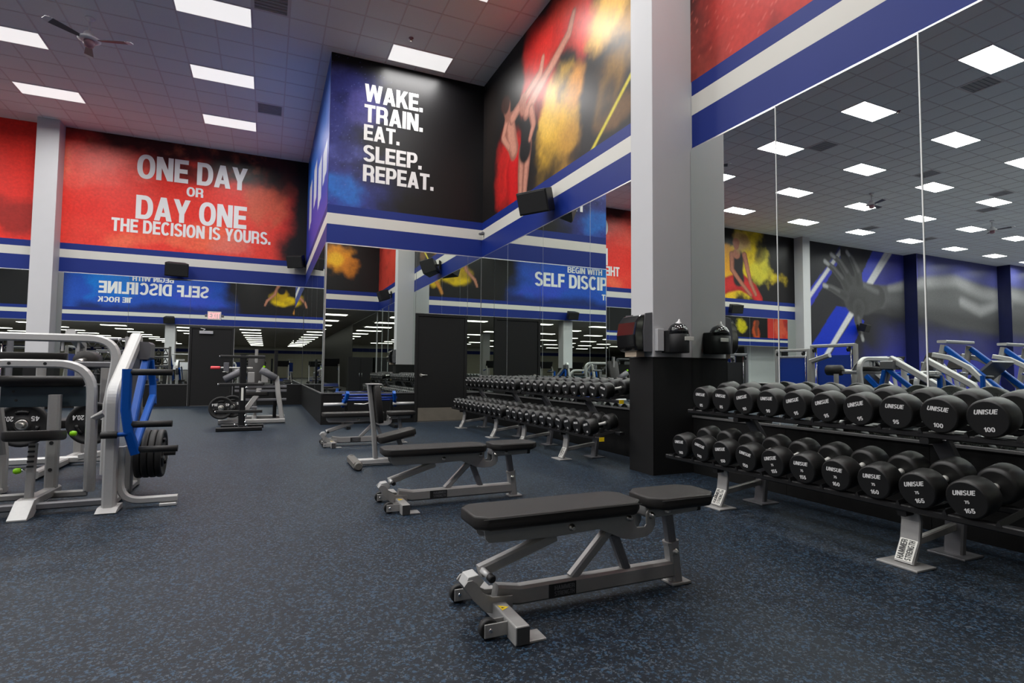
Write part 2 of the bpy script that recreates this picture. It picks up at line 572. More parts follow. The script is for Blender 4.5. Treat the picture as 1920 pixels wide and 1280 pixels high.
def text_polys(s, shear=0.0, gap=0.055):
    V, Fc, x = [], [], 0.0
    for ch in s:
        adv, polys = GLY[ch]
        rank = {}
        for i, q in enumerate(polys):
            o = len(V)
            lift = rank.setdefault(getattr(q, 'rid', 0) or -1 - i, len(rank)) / 5.0
            if sum(q[k][0] * q[(k + 1) % len(q)][1] - q[(k + 1) % len(q)][0] * q[k][1] for k in range(len(q))) < 0:
                q = q[::-1]
            V += [(x + a + shear * b, b, lift) for a, b in q]
            Fc.append(tuple(range(o, o + len(q))))
        x += adv + gap
    return np.array(V), Fc


def lettering(s, u0, u1, w0, w1, origin, eu, ew, material, parent, shear=0.0, name='lettering', gap=0.055):
    """heavy capitals fitted into the box u0..u1 (reading direction eu), w0..w1 (up direction ew)"""
    V, Fc = text_polys(s, shear, gap)
    mn, mx = V.min(0), V.max(0)
    mn[1], mx[1] = 0.0, 1.0
    u = u0 + (V[:, 0] - mn[0]) / (mx[0] - mn[0]) * (u1 - u0)
    w = w0 + V[:, 1] * (w1 - w0)
    nrm = Vector(eu).cross(Vector(ew)).normalized()
    lift = 0.0012 * min(1.0, abs(w1 - w0) * 4)
    P = np.array(origin)[None] + u[:, None] * np.array(eu)[None] + w[:, None] * np.array(ew)[None] + (V[:, 2] * lift)[:, None] * np.array(nrm)[None]
    me = bpy.data.meshes.new(name)
    me.from_pydata(P.tolist(), [], Fc)
    me.materials.append(material)
    return link(name, me, parent)


# ------------------------------------------------------------------ print on the walls
def vnoise(sh, freq, seed):
    r = np.random.RandomState(seed)
    fh, fw = max(2, int(freq[0]) + 2), max(2, int(freq[1]) + 2)
    g = r.rand(fh + 1, fw + 1)
    y = np.linspace(0, fh - 1.001, sh[0])
    x = np.linspace(0, fw - 1.001, sh[1])
    yi, xi = y.astype(int), x.astype(int)
    fy, fx = (y - yi)[:, None], (x - xi)[None]
    fy, fx = fy * fy * (3 - 2 * fy), fx * fx * (3 - 2 * fx)
    a = g[yi][:, xi]
    b = g[yi][:, xi + 1]
    c = g[yi + 1][:, xi]
    d = g[yi + 1][:, xi + 1]
    return (a * (1 - fx) + b * fx) * (1 - fy) + (c * (1 - fx) + d * fx) * fy


def fbm(sh, size, f0, octv, seed):
    out, amp, tot = 0, 1.0, 0
    for o in range(octv):
        out = out + amp * vnoise(sh, (size[1] * f0, size[0] * f0), seed + o)
        tot += amp
        amp *= 0.55
        f0 *= 2.1
    return out / tot


def sstep(a, b, x):
    t = np.clip((x - a) / (b - a), 0, 1)
    return t * t * (3 - 2 * t)


class Canvas:
    def __init__(s, s0, s1, z0, z1, cell, base, seed=1):
        s.ns, s.nz = max(4, int((s1 - s0) / cell)), max(4, int((z1 - z0) / cell))
        s.s0, s.s1, s.z0, s.z1 = s0, s1, z0, z1
        s.S, s.Z = np.meshgrid(np.linspace(s0, s1, s.ns + 1), np.linspace(z0, z1, s.nz + 1))
        s.sh = s.S.shape
        s.col = np.ones(s.sh + (3,)) * np.array(lin(*base))
        s.seed = seed
        s.n1 = fbm(s.sh, (s1 - s0, z1 - z0), 0.8, 6, seed) - 0.5
        s.n2 = fbm(s.sh, (s1 - s0, z1 - z0), 0.8, 6, seed + 40) - 0.5
        s.n3 = fbm(s.sh, (s1 - s0, z1 - z0), 3.5, 4, seed + 80) - 0.5

    def put(s, mask, c):
        s.col = s.col * (1 - mask[..., None]) + np.array(lin(*c)) * mask[..., None]

    def blob(s, x, z, rx, rz, c, amt=1.0, rough=0.9, hard=0.5, ang=0.0):
        wx = s.S + s.n1 * rough * rx * 2 - x
        wz = s.Z + s.n2 * rough * rz * 2 - z
        ca, sa = math.cos(ang), math.sin(ang)
        d = np.hypot((wx * ca + wz * sa) / rx, (-wx * sa + wz * ca) / rz)
        s.put(amt * (1 - sstep(hard, 1.0, d)) * np.clip(1 + s.n3 * rough * 1.3, 0, 1), c)

    def limb(s, pts, c, soft=0.25, amt=1.0, shade=None):
        """pts: (x, z, radius) chain"""
        best = np.full(s.sh, 9.0)
        for (x0, z0, r0), (x1, z1, r1) in zip(pts[:-1], pts[1:]):
            dx, dz = x1 - x0, z1 - z0
            t = np.clip(((s.S - x0) * dx + (s.Z - z0) * dz) / max(1e-9, dx * dx + dz * dz), 0, 1)
            d = np.hypot(s.S - x0 - t * dx, s.Z - z0 - t * dz) / (r0 + (r1 - r0) * t)
            best = np.minimum(best, d)
        m = 1 - sstep(1 - soft, 1 + soft * 0.5, best)
        s.put(m * amt, c)
        if shade:
            s.put(m * sstep(0.35, 1.0, best + s.n3 * 0.5) * 0.8, shade)

    def stripe(s, a, b, half, c, soft=0.01):
        d = np.array(b) - np.array(a)
        L = np.hypot(*d)
        dist = np.abs((s.S - a[0]) * d[1] - (s.Z - a[1]) * d[0]) / L
        s.put(1 - sstep(half - soft, half + soft, dist), c)

    def speckle(s, seed, thr, c, amt=0.8, where=1.0):
        r = np.random.RandomState(seed)
        s.put((r.rand(*s.sh) > thr) * amt * np.ones(s.sh) * where, c)

    def poly(s, pts, c, amt=1.0, wob=0.0):
        X, Z = s.S + s.n1 * wob, s.Z + s.n2 * wob
        ins = np.zeros(s.sh, bool)
        n = len(pts)
        for i in range(n):
            (x0, z0), (x1, z1) = pts[i], pts[(i + 1) % n]
            if z0 == z1:
                continue
            ins ^= ((z0 > Z) != (z1 > Z)) & (X < (x1 - x0) * (Z - z0) / (z1 - z0) + x0)
        s.put(ins * amt, c)

    def build(s, name, parent, fpos, flip=False):
        n1 = s.ns + 1
        P = np.stack(fpos(s.S, s.Z), -1).reshape(-1, 3)
        i = np.arange(s.nz)[:, None] * n1 + np.arange(s.ns)[None]
        q = np.stack([i, i + 1, i + n1 + 1, i + n1], -1).reshape(-1, 4)
        if flip:
            q = q[:, ::-1]
        me = bpy.data.meshes.new(name)
        me.vertices.add(len(P))
        me.vertices.foreach_set('co', P.ravel())
        me.loops.add(q.size)
        me.loops.foreach_set('vertex_index', q.ravel())
        me.polygons.add(len(q))
        me.polygons.foreach_set('loop_start', np.arange(0, q.size, 4))
        me.update(calc_edges=True)
        at = me.color_attributes.new('print', 'FLOAT_COLOR', 'POINT')
        at.data.foreach_set('color', np.concatenate([np.clip(s.col, 0, 1).reshape(-1, 3), np.ones((len(P), 1))], 1).ravel())
        me.materials.append(M_VINYL)
        return link(name, me, parent)

# ------------------------------------------------------------------ room shell
def PR(u, d, z): return (W - d, u, z)
def PB(u, d, z): return (u, YB - d, z)
def PF(u, d, z): return (u, YW - d, z)
def PS(u, d, z): return (XK - d, u, z)
def PK(u, d, z): return (u, YR + d, z)


def wbox(mb, pl, u0, u1, d0, d1, z0, z1):
    vs = [pl(u, d, z) for z in (z0, z1) for d in (d0, d1) for u in (u0, u1)]
    return mb.add(vs, [(0, 2, 3, 1), (4, 5, 7, 6), (0, 1, 5, 4), (2, 6, 7, 3), (0, 4, 6, 2), (1, 3, 7, 5)])


def structure(o, label=None):
    o['kind'] = 'structure'
    if label:
        o['label'] = label
    return o


floor = structure(MB().box(XL, W, YR - 0.2, YB, -0.2, 0).build('floor', M_FLOOR), 'dark blue speckled rubber gym floor')
M_FLOOR2 = mat('light_grey_bounce', (0.12, 0.12, 0.125), 0.5, noise=0.06, nscale=3)  # pale tone chosen to throw light up onto the ceilings
structure(MB().box(XL, W, YF, YR - 0.2, -0.2, 0).build('floor_low_hall', M_FLOOR2), 'light grey floor of the low hall behind, lightened to bounce light')
MB().box(XL, -9.6, YR - 0.2, YB, 0.0, 0.004).build('bounce_floor', M_FLOOR2, floor)  # lighter slab added out of view to bounce light onto the ceiling


def wall(name, pl, u0, u1, z0, z1, label, m=M_WALLW):
    return structure(wbox(MB(), pl, u0, u1, -0.2, 0, z0, z1).build(name, m), label)


def bands(w, pl, segs, zm=ZM):
    """blue / white / blue bands with the thin metal strip under them"""
    for (a, b) in segs:
        wbox(MB(), pl, a, b, 0, 0.018, zm - 0.008, zm + 0.010).build('trim_strip', M_ALU, w)
        wbox(MB(), pl, a, b, 0, 0.006, zm + 0.010, 3.865).build('blue_band', M_BLUE, w)
        wbox(MB(), pl, a, b, 0, 0.0065, 3.865, 4.080).build('white_band', M_WHITE, w)
        wbox(MB(), pl, a, b, 0, 0.006, 4.080, ZB).build('blue_band', M_BLUE, w)


def mirrors(w, pl, edges, z0=ZD + 0.004, z1=ZM - 0.010, tilts=None, gap=0.003):
    for i, (a, b) in enumerate(edges):
        mb = MB()
        c, hw = (a + b) / 2, (b - a) / 2 - gap
        o3 = Vector(pl(c, 0.022, 0))
        eu = (Vector(pl(c + 1, 0.022, 0)) - o3)
        ed = (Vector(pl(c, 1.022, 0)) - o3)
        th = (tilts or {}).get(i, 0.0)
        u = eu * math.cos(th) + ed * math.sin(th)
        d = ed * math.cos(th) - eu * math.sin(th)
        vs = [o3 + u * (su * hw) + d * dd + Vector((0, 0, z)) for z in (z0, z1) for dd in (-0.003, 0.003) for su in (-1, 1)]
        mb.add(vs, [(0, 2, 3, 1), (4, 5, 7, 6), (0, 1, 5, 4), (2, 6, 7, 3), (0, 4, 6, 2), (1, 3, 7, 5)])
        o = mb.build('mirror_panel', M_MIRROR, w)
        o.data.materials.append(M_EDGE)
        for p in o.data.polygons:
            if abs(p.normal.dot(d)) < 0.9:
                p.material_index = 1


def dado(w, pl, segs, step=1.22, h=ZD):
    for (a, b) in segs:
        n = max(1, round((b - a) / step))
        for i in range(n):
            p, q = a + (b - a) * i / n, a + (b - a) * (i + 1) / n
            wbox(MB(), pl, p + 0.0015, q - 0.0015, 0, 0.030, 0.0, h - 0.022).build('dado_panel', M_DADO, w)
        wbox(MB(), pl, a, b, 0, 0.045, h - 0.022, h).build('ledge_cap', M_LEDGE, w, bevel=0.003)


# right wall ---------------------------------------------------------------
wall_right = wall('wall_right', PR, YF, YB, 0, ZC, 'mirrored right wall with bands and printed murals above')
bands(wall_right, PR, [(YR, 4.67), (5.06, YW)])
dado(wall_right, PR, [(YR, 4.66), (5.07, YW - 0.03)])
mirrors(wall_right, PR, [(YR, -0.07), (-0.07, 1.14), (1.14, 2.35), (2.35, 3.56), (3.56, 4.67)],
        tilts={i: 0.011 for i in range(5)}, gap=0.005)
for y_, hw in ((2.35, 0.0045), (3.56, 0.003)):
    wbox(MB(), PR, y_ - hw, y_ + hw, 0.012, 0.036, ZD, ZM - 0.006).build('seam_strip', M_SEAMS, wall_right)
mirrors(wall_right, PR, [(5.06, 6.73), (6.73, 8.21), (8.21, 9.70), (9.70, YW - 0.03)])

mirrors(wall_right, PR, [(-8.4, -6.6), (-6.6, -4.8), (-4.8, -3.0), (-3.0, YR - 0.21)], z1=ZM - 0.05)
dado(wall_right, PR, [(-8.4, YR - 0.21)], step=1.8)
wbox(MB(), PR, YF, -8.41, 0, 0.03, 0, ZM - 0.01).build('dark_lining', M_DADOF, wall_right)

# bay front (the wall with the door) -----------------------------------------
wall_front = wall('wall_bay_front', PF, XK, W, 0, ZC, 'bay wall with big white list lettering over door and mirror')
bands(wall_front, PF, [(XK, W)])
dado(wall_front, PF, [(XK, 2.745), (3.855, W - 0.03)])
mirrors(wall_front, PF, [(XK + 0.01, 2.745), (3.855, W - 0.03)])
mirrors(wall_front, PF, [(2.745, 3.855)], z0=2.215)

# bay side ---------------------------------------------------------------------
wall_side = structure(wbox(MB(), PS, YW + 0.2, YB, -0.2, 0, 0, ZC).build('wall_bay_side', M_WALLW), 'narrow blue printed side wall of the bay')
bands(wall_side, PS, [(YW, YB)])
dado(wall_side, PS, [(YW - 0.03, YB - 0.03)])
mirrors(wall_side, PS, [(YW + 0.01, 12.8), (12.8, 14.4), (14.4, 16.0), (16.0, YB - 0.03)])
wbox(MB(), PF, XK - 0.012, XK + 0.012, 0.0, 0.012, ZD, ZM).build('corner_strip', M_ALU, wall_front)

# back wall ----------------------------------------------------------------------
wall_back = wall('wall_back', PB, XL, W, 0, ZC, 'long back wall with red mural, bands, mirrors and hand mural')
COLX = [(-5.42, -4.96), (-14.60, -14.12)]
bands(wall_back, PB, [(-4.96, XK), (-14.12, -5.42)])
dado(wall_back, PB, [(-4.96, -1.99), (-0.87, XK - 0.03), (-14.12, -5.42)])
mirrors(wall_back, PB, [(-4.96, -3.42), (-3.42, -1.99), (-0.87, 0.20), (0.20, XK - 0.03),
                        (-6.86, -5.42), (-8.3, -6.86), (-9.74, -8.3), (-11.2, -9.74), (-12.66, -11.2), (-14.12, -12.66)],
        tilts={0: 0.0028, 1: -0.0028})
mirrors(wall_back, PB, [(-1.99, -0.87)], z0=2.20, tilts={0: -0.0028})

# bulkhead behind the camera, low hall beyond it --------------------------------------
wall_rear = wall('wall_rear_bulkhead', PK, XL, W, ZLOW, ZC, 'bulkhead over the low hall with blue quotation mural')
wbox(MB(), PK, XL, W, 0, 0.018, ZLOW - 0.008, ZLOW + 0.010).build('trim_strip', M_ALU, wall_rear)
wbox(MB(), PK, XL, W, 0, 0.006, ZLOW + 0.01, 3.865).build('blue_band', M_BLUE, wall_rear)
wbox(MB(), PK, XL, W, 0, 0.0065, 3.865, 4.080).build('white_band', M_WHITE, wall_rear)
wbox(MB(), PK, XL, W, 0, 0.006, 4.080, ZB).build('blue_band', M_BLUE, wall_rear)
wall_left = structure(MB().box(XL - 0.2, XL, YF, YB, 0, ZC).build('wall_left', M_WALLW), 'far left plain wall')
M_BEIGE = mat('beige_wall_paint', (0.46, 0.44, 0.36), 0.6, noise=0.05, nscale=3)
wall_far = structure(MB().box(XL, W, YF - 0.2, YF, 0, ZC).build('wall_far', M_BEIGE), 'distant beige wall of the low hall')
MB().box(XL, W, YF, YF + 0.01, 2.75, 3.10).build('blue_band', M_BLUE, wall_far)
MB().box(XL, W, YF, YF + 0.012, 3.10, 3.28).build('white_band', M_WHITE, wall_far)
structure(MB().box(-38.0, -33.4, -2.9, -2.6, 0, ZLOW).build('partition', M_WALLW), 'white partition standing under the bulkhead far left')
pt = structure(MB().box(-33.3, -30.3, -4.0, -3.8, 0, ZLOW).build('partition', M_BLUE), 'blue partition with slanting white stripes far left')
MB().prism([(-33.2, 1.2), (-30.4, 2.6), (-30.4, 3.0), (-33.2, 1.6)], 1, -3.8, -3.79).build('white_stripe', M_WHITE, pt)
MB().prism([(-33.2, 0.4), (-30.4, 1.8), (-30.4, 2.05), (-33.2, 0.65)], 1, -3.8, -3.79).build('white_stripe', M_WHITE, pt)
M_LOWC = mat('low_ceiling_tile', (0.50, 0.46, 0.40), 0.85, noise=0.06, nscale=20)
ceiling_low = structure(MB().box(XL, W, YF, YR - 0.2, ZLOW, ZLOW + 0.2).build('ceiling_low_hall', M_LOWC), 'low ceiling of the hall behind')

# columns -------------------------------------------------------------------------
def column(x0, x1, y0, y1, z1, label, dh=1.215):
    c = structure(MB().box(x0, x1, y0, y1, 0, z1).build('column', M_WALLW, bevel=0.006), label)
    e = 0.012
    return c, e


col_r, e = column(3.655, W, 4.68, 5.06, ZC, 'white square column with black base against the mirrored wall')
MB().box(3.643, 3.655, 4.668, 5.072, 0, 1.20).build('base_panel', M_DADOF, col_r)
MB().box(3.657, W, 4.668, 4.680, 0, 1.20).build('base_panel', M_DADOF, col_r)
MB().box(3.655, W, 5.060, 5.072, 0, 1.20).build('base_panel', M_DADOF, col_r)
MB().box(3.638, W, 4.663, 5.077, 1.20, 1.215).build('base_cap', M_DADOF, col_r, bevel=0.003)
for (a, b), lab in zip(COLX, ('white square column beside the red lettered mural', 'white square column between yellow dancer mural and hand mural')):
    c, e = column(a, b, YB - 0.45, YB, ZC, lab)
    MB().box(a - 0.012, b + 0.012, YB - 0.462, YB, 0, 1.2).build('base_panel', M_DADOF, c)
c, e = column(-5.20, -4.70, YR - 0.6, YR - 0.1, ZLOW, 'white square column under the bulkhead')
MB().box(-5.212, -4.688, YR - 0.612, YR - 0.088, 0, 1.2).build('base_panel', M_DADOF, c)
c, e = column(-14.4, -13.9, YR - 0.6, YR - 0.1, ZLOW, 'white square column under the bulkhead, farther left')
c, e = column(-5.2, -4.7, -12.6, -12.1, ZLOW, 'white square column standing inside the low hall')
# the wall steps forward twice behind the forearm of the hand mural; dark navy colour stands in for shade on the return faces
M_NAVY = mat('navy_step_shade', lin(12, 20, 66), 0.45, noise=0.3, nscale=2)
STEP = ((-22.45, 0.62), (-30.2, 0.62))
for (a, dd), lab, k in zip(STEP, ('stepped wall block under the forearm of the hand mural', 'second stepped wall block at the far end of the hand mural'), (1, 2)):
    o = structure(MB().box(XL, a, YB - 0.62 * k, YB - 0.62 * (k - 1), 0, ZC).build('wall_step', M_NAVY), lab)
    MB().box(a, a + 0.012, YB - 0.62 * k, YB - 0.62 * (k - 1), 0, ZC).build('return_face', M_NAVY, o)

# ceiling ----------------------------------------------------------------------------
T = 0.61
GX, GY = -0.42, 12.80
LIGHT_X = [GX - 0.61 + 3.66 * k for k in range(-10, 2)]       # centres, long side along x
LIGHT_Y = [GY + 0.305 + 2.44 * k for k in range(-5, 2)]
VENTS = [(-0.1, 14.33), (-0.1, 10.06), (-5.6, 10.06), (-10.5, 10.06), (-5.6, 6.4), (-14.75, 10.06), (-15.36, 14.94), (-19.6, 14.94), (-16.6, 11.3)]
ceiling = structure(MB().box(XL, W, YR, YB, ZC + 0.10, ZC + 0.2).build('ceiling', M_WALLW), 'suspended white tile ceiling with dark joints')
used = set()


def cell(x, y): return (math.floor((x - GX) / T + 1e-6), math.floor((y - GY) / T + 1e-6))


lights = []
for iy, ly in enumerate(LIGHT_Y):
    for ix, lx in enumerate(LIGHT_X):
        if lx > XK - 0.3 and ly > YW:
            continue
        lights.append((lx, ly, ix, iy))
        used.add(cell(lx - 0.3, ly))
        used.add(cell(lx + 0.3, ly))
vent_cells = []
for vx, vy in VENTS:
    c = cell(vx, vy)
    used.add(c)
    vent_cells.append(c)
tile_me = None
rest = MB()
grid = MB()
i0, i1 = math.floor((XL - GX) / T), math.ceil((W - GX) / T)
j0, j1 = math.floor((YR - GY) / T), math.ceil((YB - GY) / T)
n_tiles = 0
for i in range(i0, i1):
    for j in range(j0, j1):
        x, y = GX + i * T, GY + j * T
        if (i, j) in used or (x > XK and y > YW):
            continue
        xa, xb, ya, yb = max(x, XL), min(x + T, W), max(y, YR), min(y + T, YB)
        if xb - xa < 0.02 or yb - ya < 0.02:
            continue
        full = xb - xa > T - 1e-3 and yb - ya > T - 1e-3
        if full and x > -6.2 and y > 7.6 and n_tiles < 290 and x + 0.36 * y > -1.2:
            if tile_me is None:
                mb = MB().box(0.006, T - 0.006, 0.006, T - 0.006, 0.002, 0.02)
                o = mb.build('ceiling_tile', M_TILE, ceiling)
                tile_me = o.data
            else:
                o = link('ceiling_tile', tile_me, ceiling)
            o.location = (x, y, ZC)
            n_tiles += 1
        else:
            rest.add([(xa + 0.006, ya + 0.006, ZC + 0.002), (xa + 0.006, yb - 0.006, ZC + 0.002), (xb - 0.006, yb - 0.006, ZC + 0.002), (xb - 0.006, ya + 0.006, ZC + 0.002)], [(0, 1, 2, 3)])
rest.build('far_ceiling_tiles', M_TILE, ceiling, kind='stuff')
for i in range(i0, i1 + 1):
    x = GX + i * T
    if XL < x < W:
        grid.box(x - 0.012, x + 0.012, YR, YB if x < XK else YW, ZC - 0.004, ZC + 0.012)
for j in range(j0, j1 + 1):
    y = GY + j * T
    if YR < y < YB:
        grid.box(XL, W if y < YW else XK, y - 0.012, y + 0.012, ZC - 0.0035, ZC + 0.0115)
grid.build('ceiling_grid', M_GRID, ceiling, kind='stuff')


# ------------------------------------------------------------------ ceiling lights
ORD = ['first', 'second', 'third', 'fourth', 'fifth', 'sixth', 'seventh', 'eighth', 'ninth', 'tenth', 'eleventh', 'twelfth', 'thirteenth',
       'fourteenth', 'fifteenth', 'sixteenth', 'seventeenth', 'eighteenth', 'nineteenth', 'twentieth', 'twenty-first', 'twenty-second', 'twenty-third']
la = bpy.data.lights.new('panel_lamp', 'AREA')
la.shape = 'RECTANGLE'
la.size, la.size_y = 1.17, 0.56
la.energy = PANEL_POWER
la.color = (1.0, 0.985, 0.965)
la.spread = math.radians(PANEL_SPREAD)
fr = MB()
fr.box(-0.603, 0.603, -0.298, -0.286, -0.012, 0.02)
fr.box(-0.603, 0.603, 0.286, 0.298, -0.012, 0.02)
fr.box(-0.603, -0.591, -0.286, 0.286, -0.012, 0.02)
fr.box(0.591, 0.603, -0.286, 0.286, -0.012, 0.02)
light0 = thing('ceiling_light', '', 'ceiling light')
fr.build('frame', M_WHITEP, light0)
MB().box(-0.591, 0.591, -0.286, 0.286, -0.008, 0.004).build('diffuser', M_DIFF, light0)
lo = bpy.data.objects.new('lamp', la)
C.objects.link(lo)
lo.parent = light0
lo.location = (0, 0, -0.013)
nY = len(LIGHT_Y)
for k, (lx, ly, ix, iy) in enumerate(lights):
    rown, coln = nY - 1 - iy, len(LIGHT_X) - 1 - ix
    lab = 'recessed white ceiling light, %s row from the back wall, %s column from the mirrored wall' % (ORD[rown], ORD[coln])
    if k == 0:
        light0.location = (lx, ly, ZC)
        light0['label'] = lab
        light0['group'] = 'recessed ceiling lights'
    else:
        dup(light0, (lx, ly, ZC), label=lab, group='recessed ceiling lights')

# long light rows in the low hall, only seen in the mirrors
M_DIFF2 = emit_mat('lit_low_diffuser', (1.0, 0.97, 0.86), 5.5)
low = MB().box(-0.6, 0.6, -0.24, 0.24, -0.02, 0.0).build('low_ceiling_light', M_DIFF2)
tag(low, 'white ceiling light set into the low ceiling behind, reflected in mirrors', 'ceiling light', 'lights of the low hall')
first = True
for ly in range(9):
    for lx in range(8):
        p = (LIGHT_X[-1 - lx] , -3.6 - 3.3 * ly, ZLOW)
        o = low if first else low.copy()
        if not first:
            C.objects.link(o)
        first = False
        o.location = p
        o['label'] = 'low ceiling light behind, %s row from the bulkhead, %s from the mirrored wall' % (ORD[ly], ORD[lx])

# sprinkler heads
for sx_, sy_, sl_ in ((2.30, 10.06, 'small red sprinkler head on the ceiling before the bay light'), (-5.3, 7.9, 'small red sprinkler head beside a ceiling light, seen in the mirror')):
    sp = thing('sprinkler_head', sl_, 'sprinkler', (sx_, sy_, ZC), 0, 'sprinkler heads')
    MB().lathe([(0, 0.045), (0.006, 0.045), (0.012, 0.02), (0.045, 0.018)], (0, 0, 0.002), (0, 0, -1), 14).build('body', M_FANRED, sp)
    MB().lathe([(0, 0.03), (0.006, 0.034), (0.009, 0.01)], (0, 0, -0.05), (0, 0, -1), 14).build('deflector', M_STEEL, sp)

# vents
vent0 = thing('air_vent', '', 'vent', group='ceiling air vents')
MB().box(-0.29, 0.29, -0.29, 0.29, 0.004, 0.03).build('backing', M_VENT, vent0)
f = MB()
for a, b, c, d in ((-0.30, 0.30, -0.30, -0.26), (-0.30, 0.30, 0.26, 0.30), (-0.30, -0.26, -0.26, 0.26), (0.26, 0.30, -0.26, 0.26)):
    f.box(a, b, c, d, -0.008, 0.01)
f.build('frame', M_GRID, vent0)
for k in range(6):
    MB().box(-0.26, 0.26, -0.011, 0.011, -0.004, 0.006, rot=Matrix.Rotation(0.6, 3, 'X'), at=(0, -0.215 + 0.086 * k, 0.0)).build('slat', M_VENT, vent0)
VL = ['square ceiling vent nearest the back wall, left of the bay', 'square ceiling vent level with the bay corner', 'square ceiling vent over left machines, middle row',
      'square ceiling vent in the middle row, third from mirror', 'square ceiling vent over left machines, near row', 'square ceiling vent seen far off in the mirror, middle row',
      'square ceiling vent near the hand mural fingers', 'square ceiling vent near the hand mural forearm', 'square ceiling vent beyond the second fan']
for k, c in enumerate(vent_cells):
    p = (GX + (c[0] + 0.5) * T, GY + (c[1] + 0.5) * T, ZC)
    if k == 0:
        vent0.location = p
        vent0['label'] = VL[0]
    else:
        dup(vent0, p, label=VL[k])

# ------------------------------------------------------------------ printed murals
def mural(cv, w, pl, flip=False, d=0.005, name='mural'):
    def fp(S, Z):
        a = np.array(pl(0.0, d, 0.0), float)
        du = np.array(pl(1.0, d, 0.0), float) - a
        return tuple(a[k] + du[k] * S + (Z if k == 2 else 0) for k in range(3))
    return cv.build(name, w, fp, flip)


# red panel with the two-line motto
cv = Canvas(-4.96, XK, ZB, ZC, 0.022, (236, 52, 42), 3)
cv.put(np.clip(0.5 + cv.n1 * 1.6, 0, 1) * 0.6, (246, 82, 66))
cv.blob(-4.3, 6.4, 1.3, 0.9, (250, 104, 88), 0.7)
cv.blob(-2.0, 4.6, 2.2, 0.5, (250, 120, 84), 0.7)
cv.blob(-0.3, 5.9, 0.9, 0.8, (214, 100, 70), 0.8)
cv.blob(-1.0, 4.5, 0.9, 0.4, (232, 120, 104), 0.8)
top = sstep(0.25, -0.45, ZC - cv.Z - 0.42 + cv.n1 * 1.6 - 0.25 * sstep(-4.9, -2, cv.S) - 0.35 * sstep(-1.5, 0.4, cv.S))
cv.put(np.clip(top, 0, 1) * 0.95, (30, 24, 24))
cv.blob(-2.3, 6.45, 1.3, 0.5, (60, 26, 24), 0.75)
cv.blob(-0.8, 6.75, 1.2, 0.6, (26, 22, 22), 0.95)
cv.put(sstep(0.1, 0.75, cv.S + cv.n1 * 1.1), (22, 21, 22))
cv.blob(0.45, 6.35, 0.3, 0.25, (120, 44, 34), 0.6)
cv.put(sstep(-0.05, 0.3, cv.n3) * sstep(0.0, 0.25, cv.n2) * 0.5 * (cv.S < -0.2), (246, 130, 92))
mural(cv, wall_back, PB)
# red to yellow panel with the kneeling dancer, left of the column
cv = Canvas(-14.12, -5.42, ZB, ZC, 0.035, (24, 22, 24), 11)
cv.put(sstep(-8.3, -7.0, cv.S + cv.n1 * 1.5), (236, 52, 42))
cv.blob(-6.0, 4.7, 0.8, 0.6, (120, 34, 30), 0.7)
cv.blob(-10.8, 5.6, 2.2, 1.9, (226, 196, 30), 1.0, hard=0.55)
cv.blob(-9.6, 5.6, 1.3, 1.6, (240, 186, 40), 0.9, hard=0.5)
cv.blob(-9.4, 6.0, 0.8, 1.3, (236, 160, 40), 0.8)
cv.blob(-12.0, 5.6, 0.8, 1.2, (216, 206, 60), 0.8)
cv.blob(-11.9, 6.4, 0.6, 0.6, (70, 66, 30), 0.7)
sk, dk = (182, 116, 92), (104, 56, 46)
cv.limb([(-10.6, 5.0, 0.391), (-9.9, 4.8, 0.345), (-9.3, 4.4, 0.230)], (206, 44, 44), shade=(150, 24, 28))
cv.limb([(-10.7, 5.0, 0.391), (-11.4, 4.7, 0.322), (-11.8, 4.3, 0.230)], (206, 44, 44), shade=(150, 24, 28))
cv.limb([(-10.55, 6.05, 0.391), (-10.55, 5.5, 0.310), (-10.6, 5.1, 0.345)], (34, 30, 34))
cv.limb([(-10.2, 6.15, 0.149), (-10.2, 5.5, 0.127), (-10.8, 4.9, 0.103), (-11.3, 4.45, 0.092)], sk, shade=dk)
cv.limb([(-10.95, 6.2, 0.149), (-11.15, 5.5, 0.127), (-11.3, 5.0, 0.103), (-11.6, 4.5, 0.092)], sk, shade=dk)
cv.limb([(-10.5, 6.35, 0.161), (-10.48, 6.2, 0.230)], sk)
cv.blob(-10.6, 6.75, 0.66, 0.5, (196, 160, 104), 1.0, hard=0.45)
cv.blob(-10.9, 6.85, 0.35, 0.3, (150, 112, 70), 0.8)
cv.limb([(-10.47, 6.68, 0.218), (-10.47, 6.55, 0.172)], (176, 108, 84))
mural(cv, wall_back, PB)

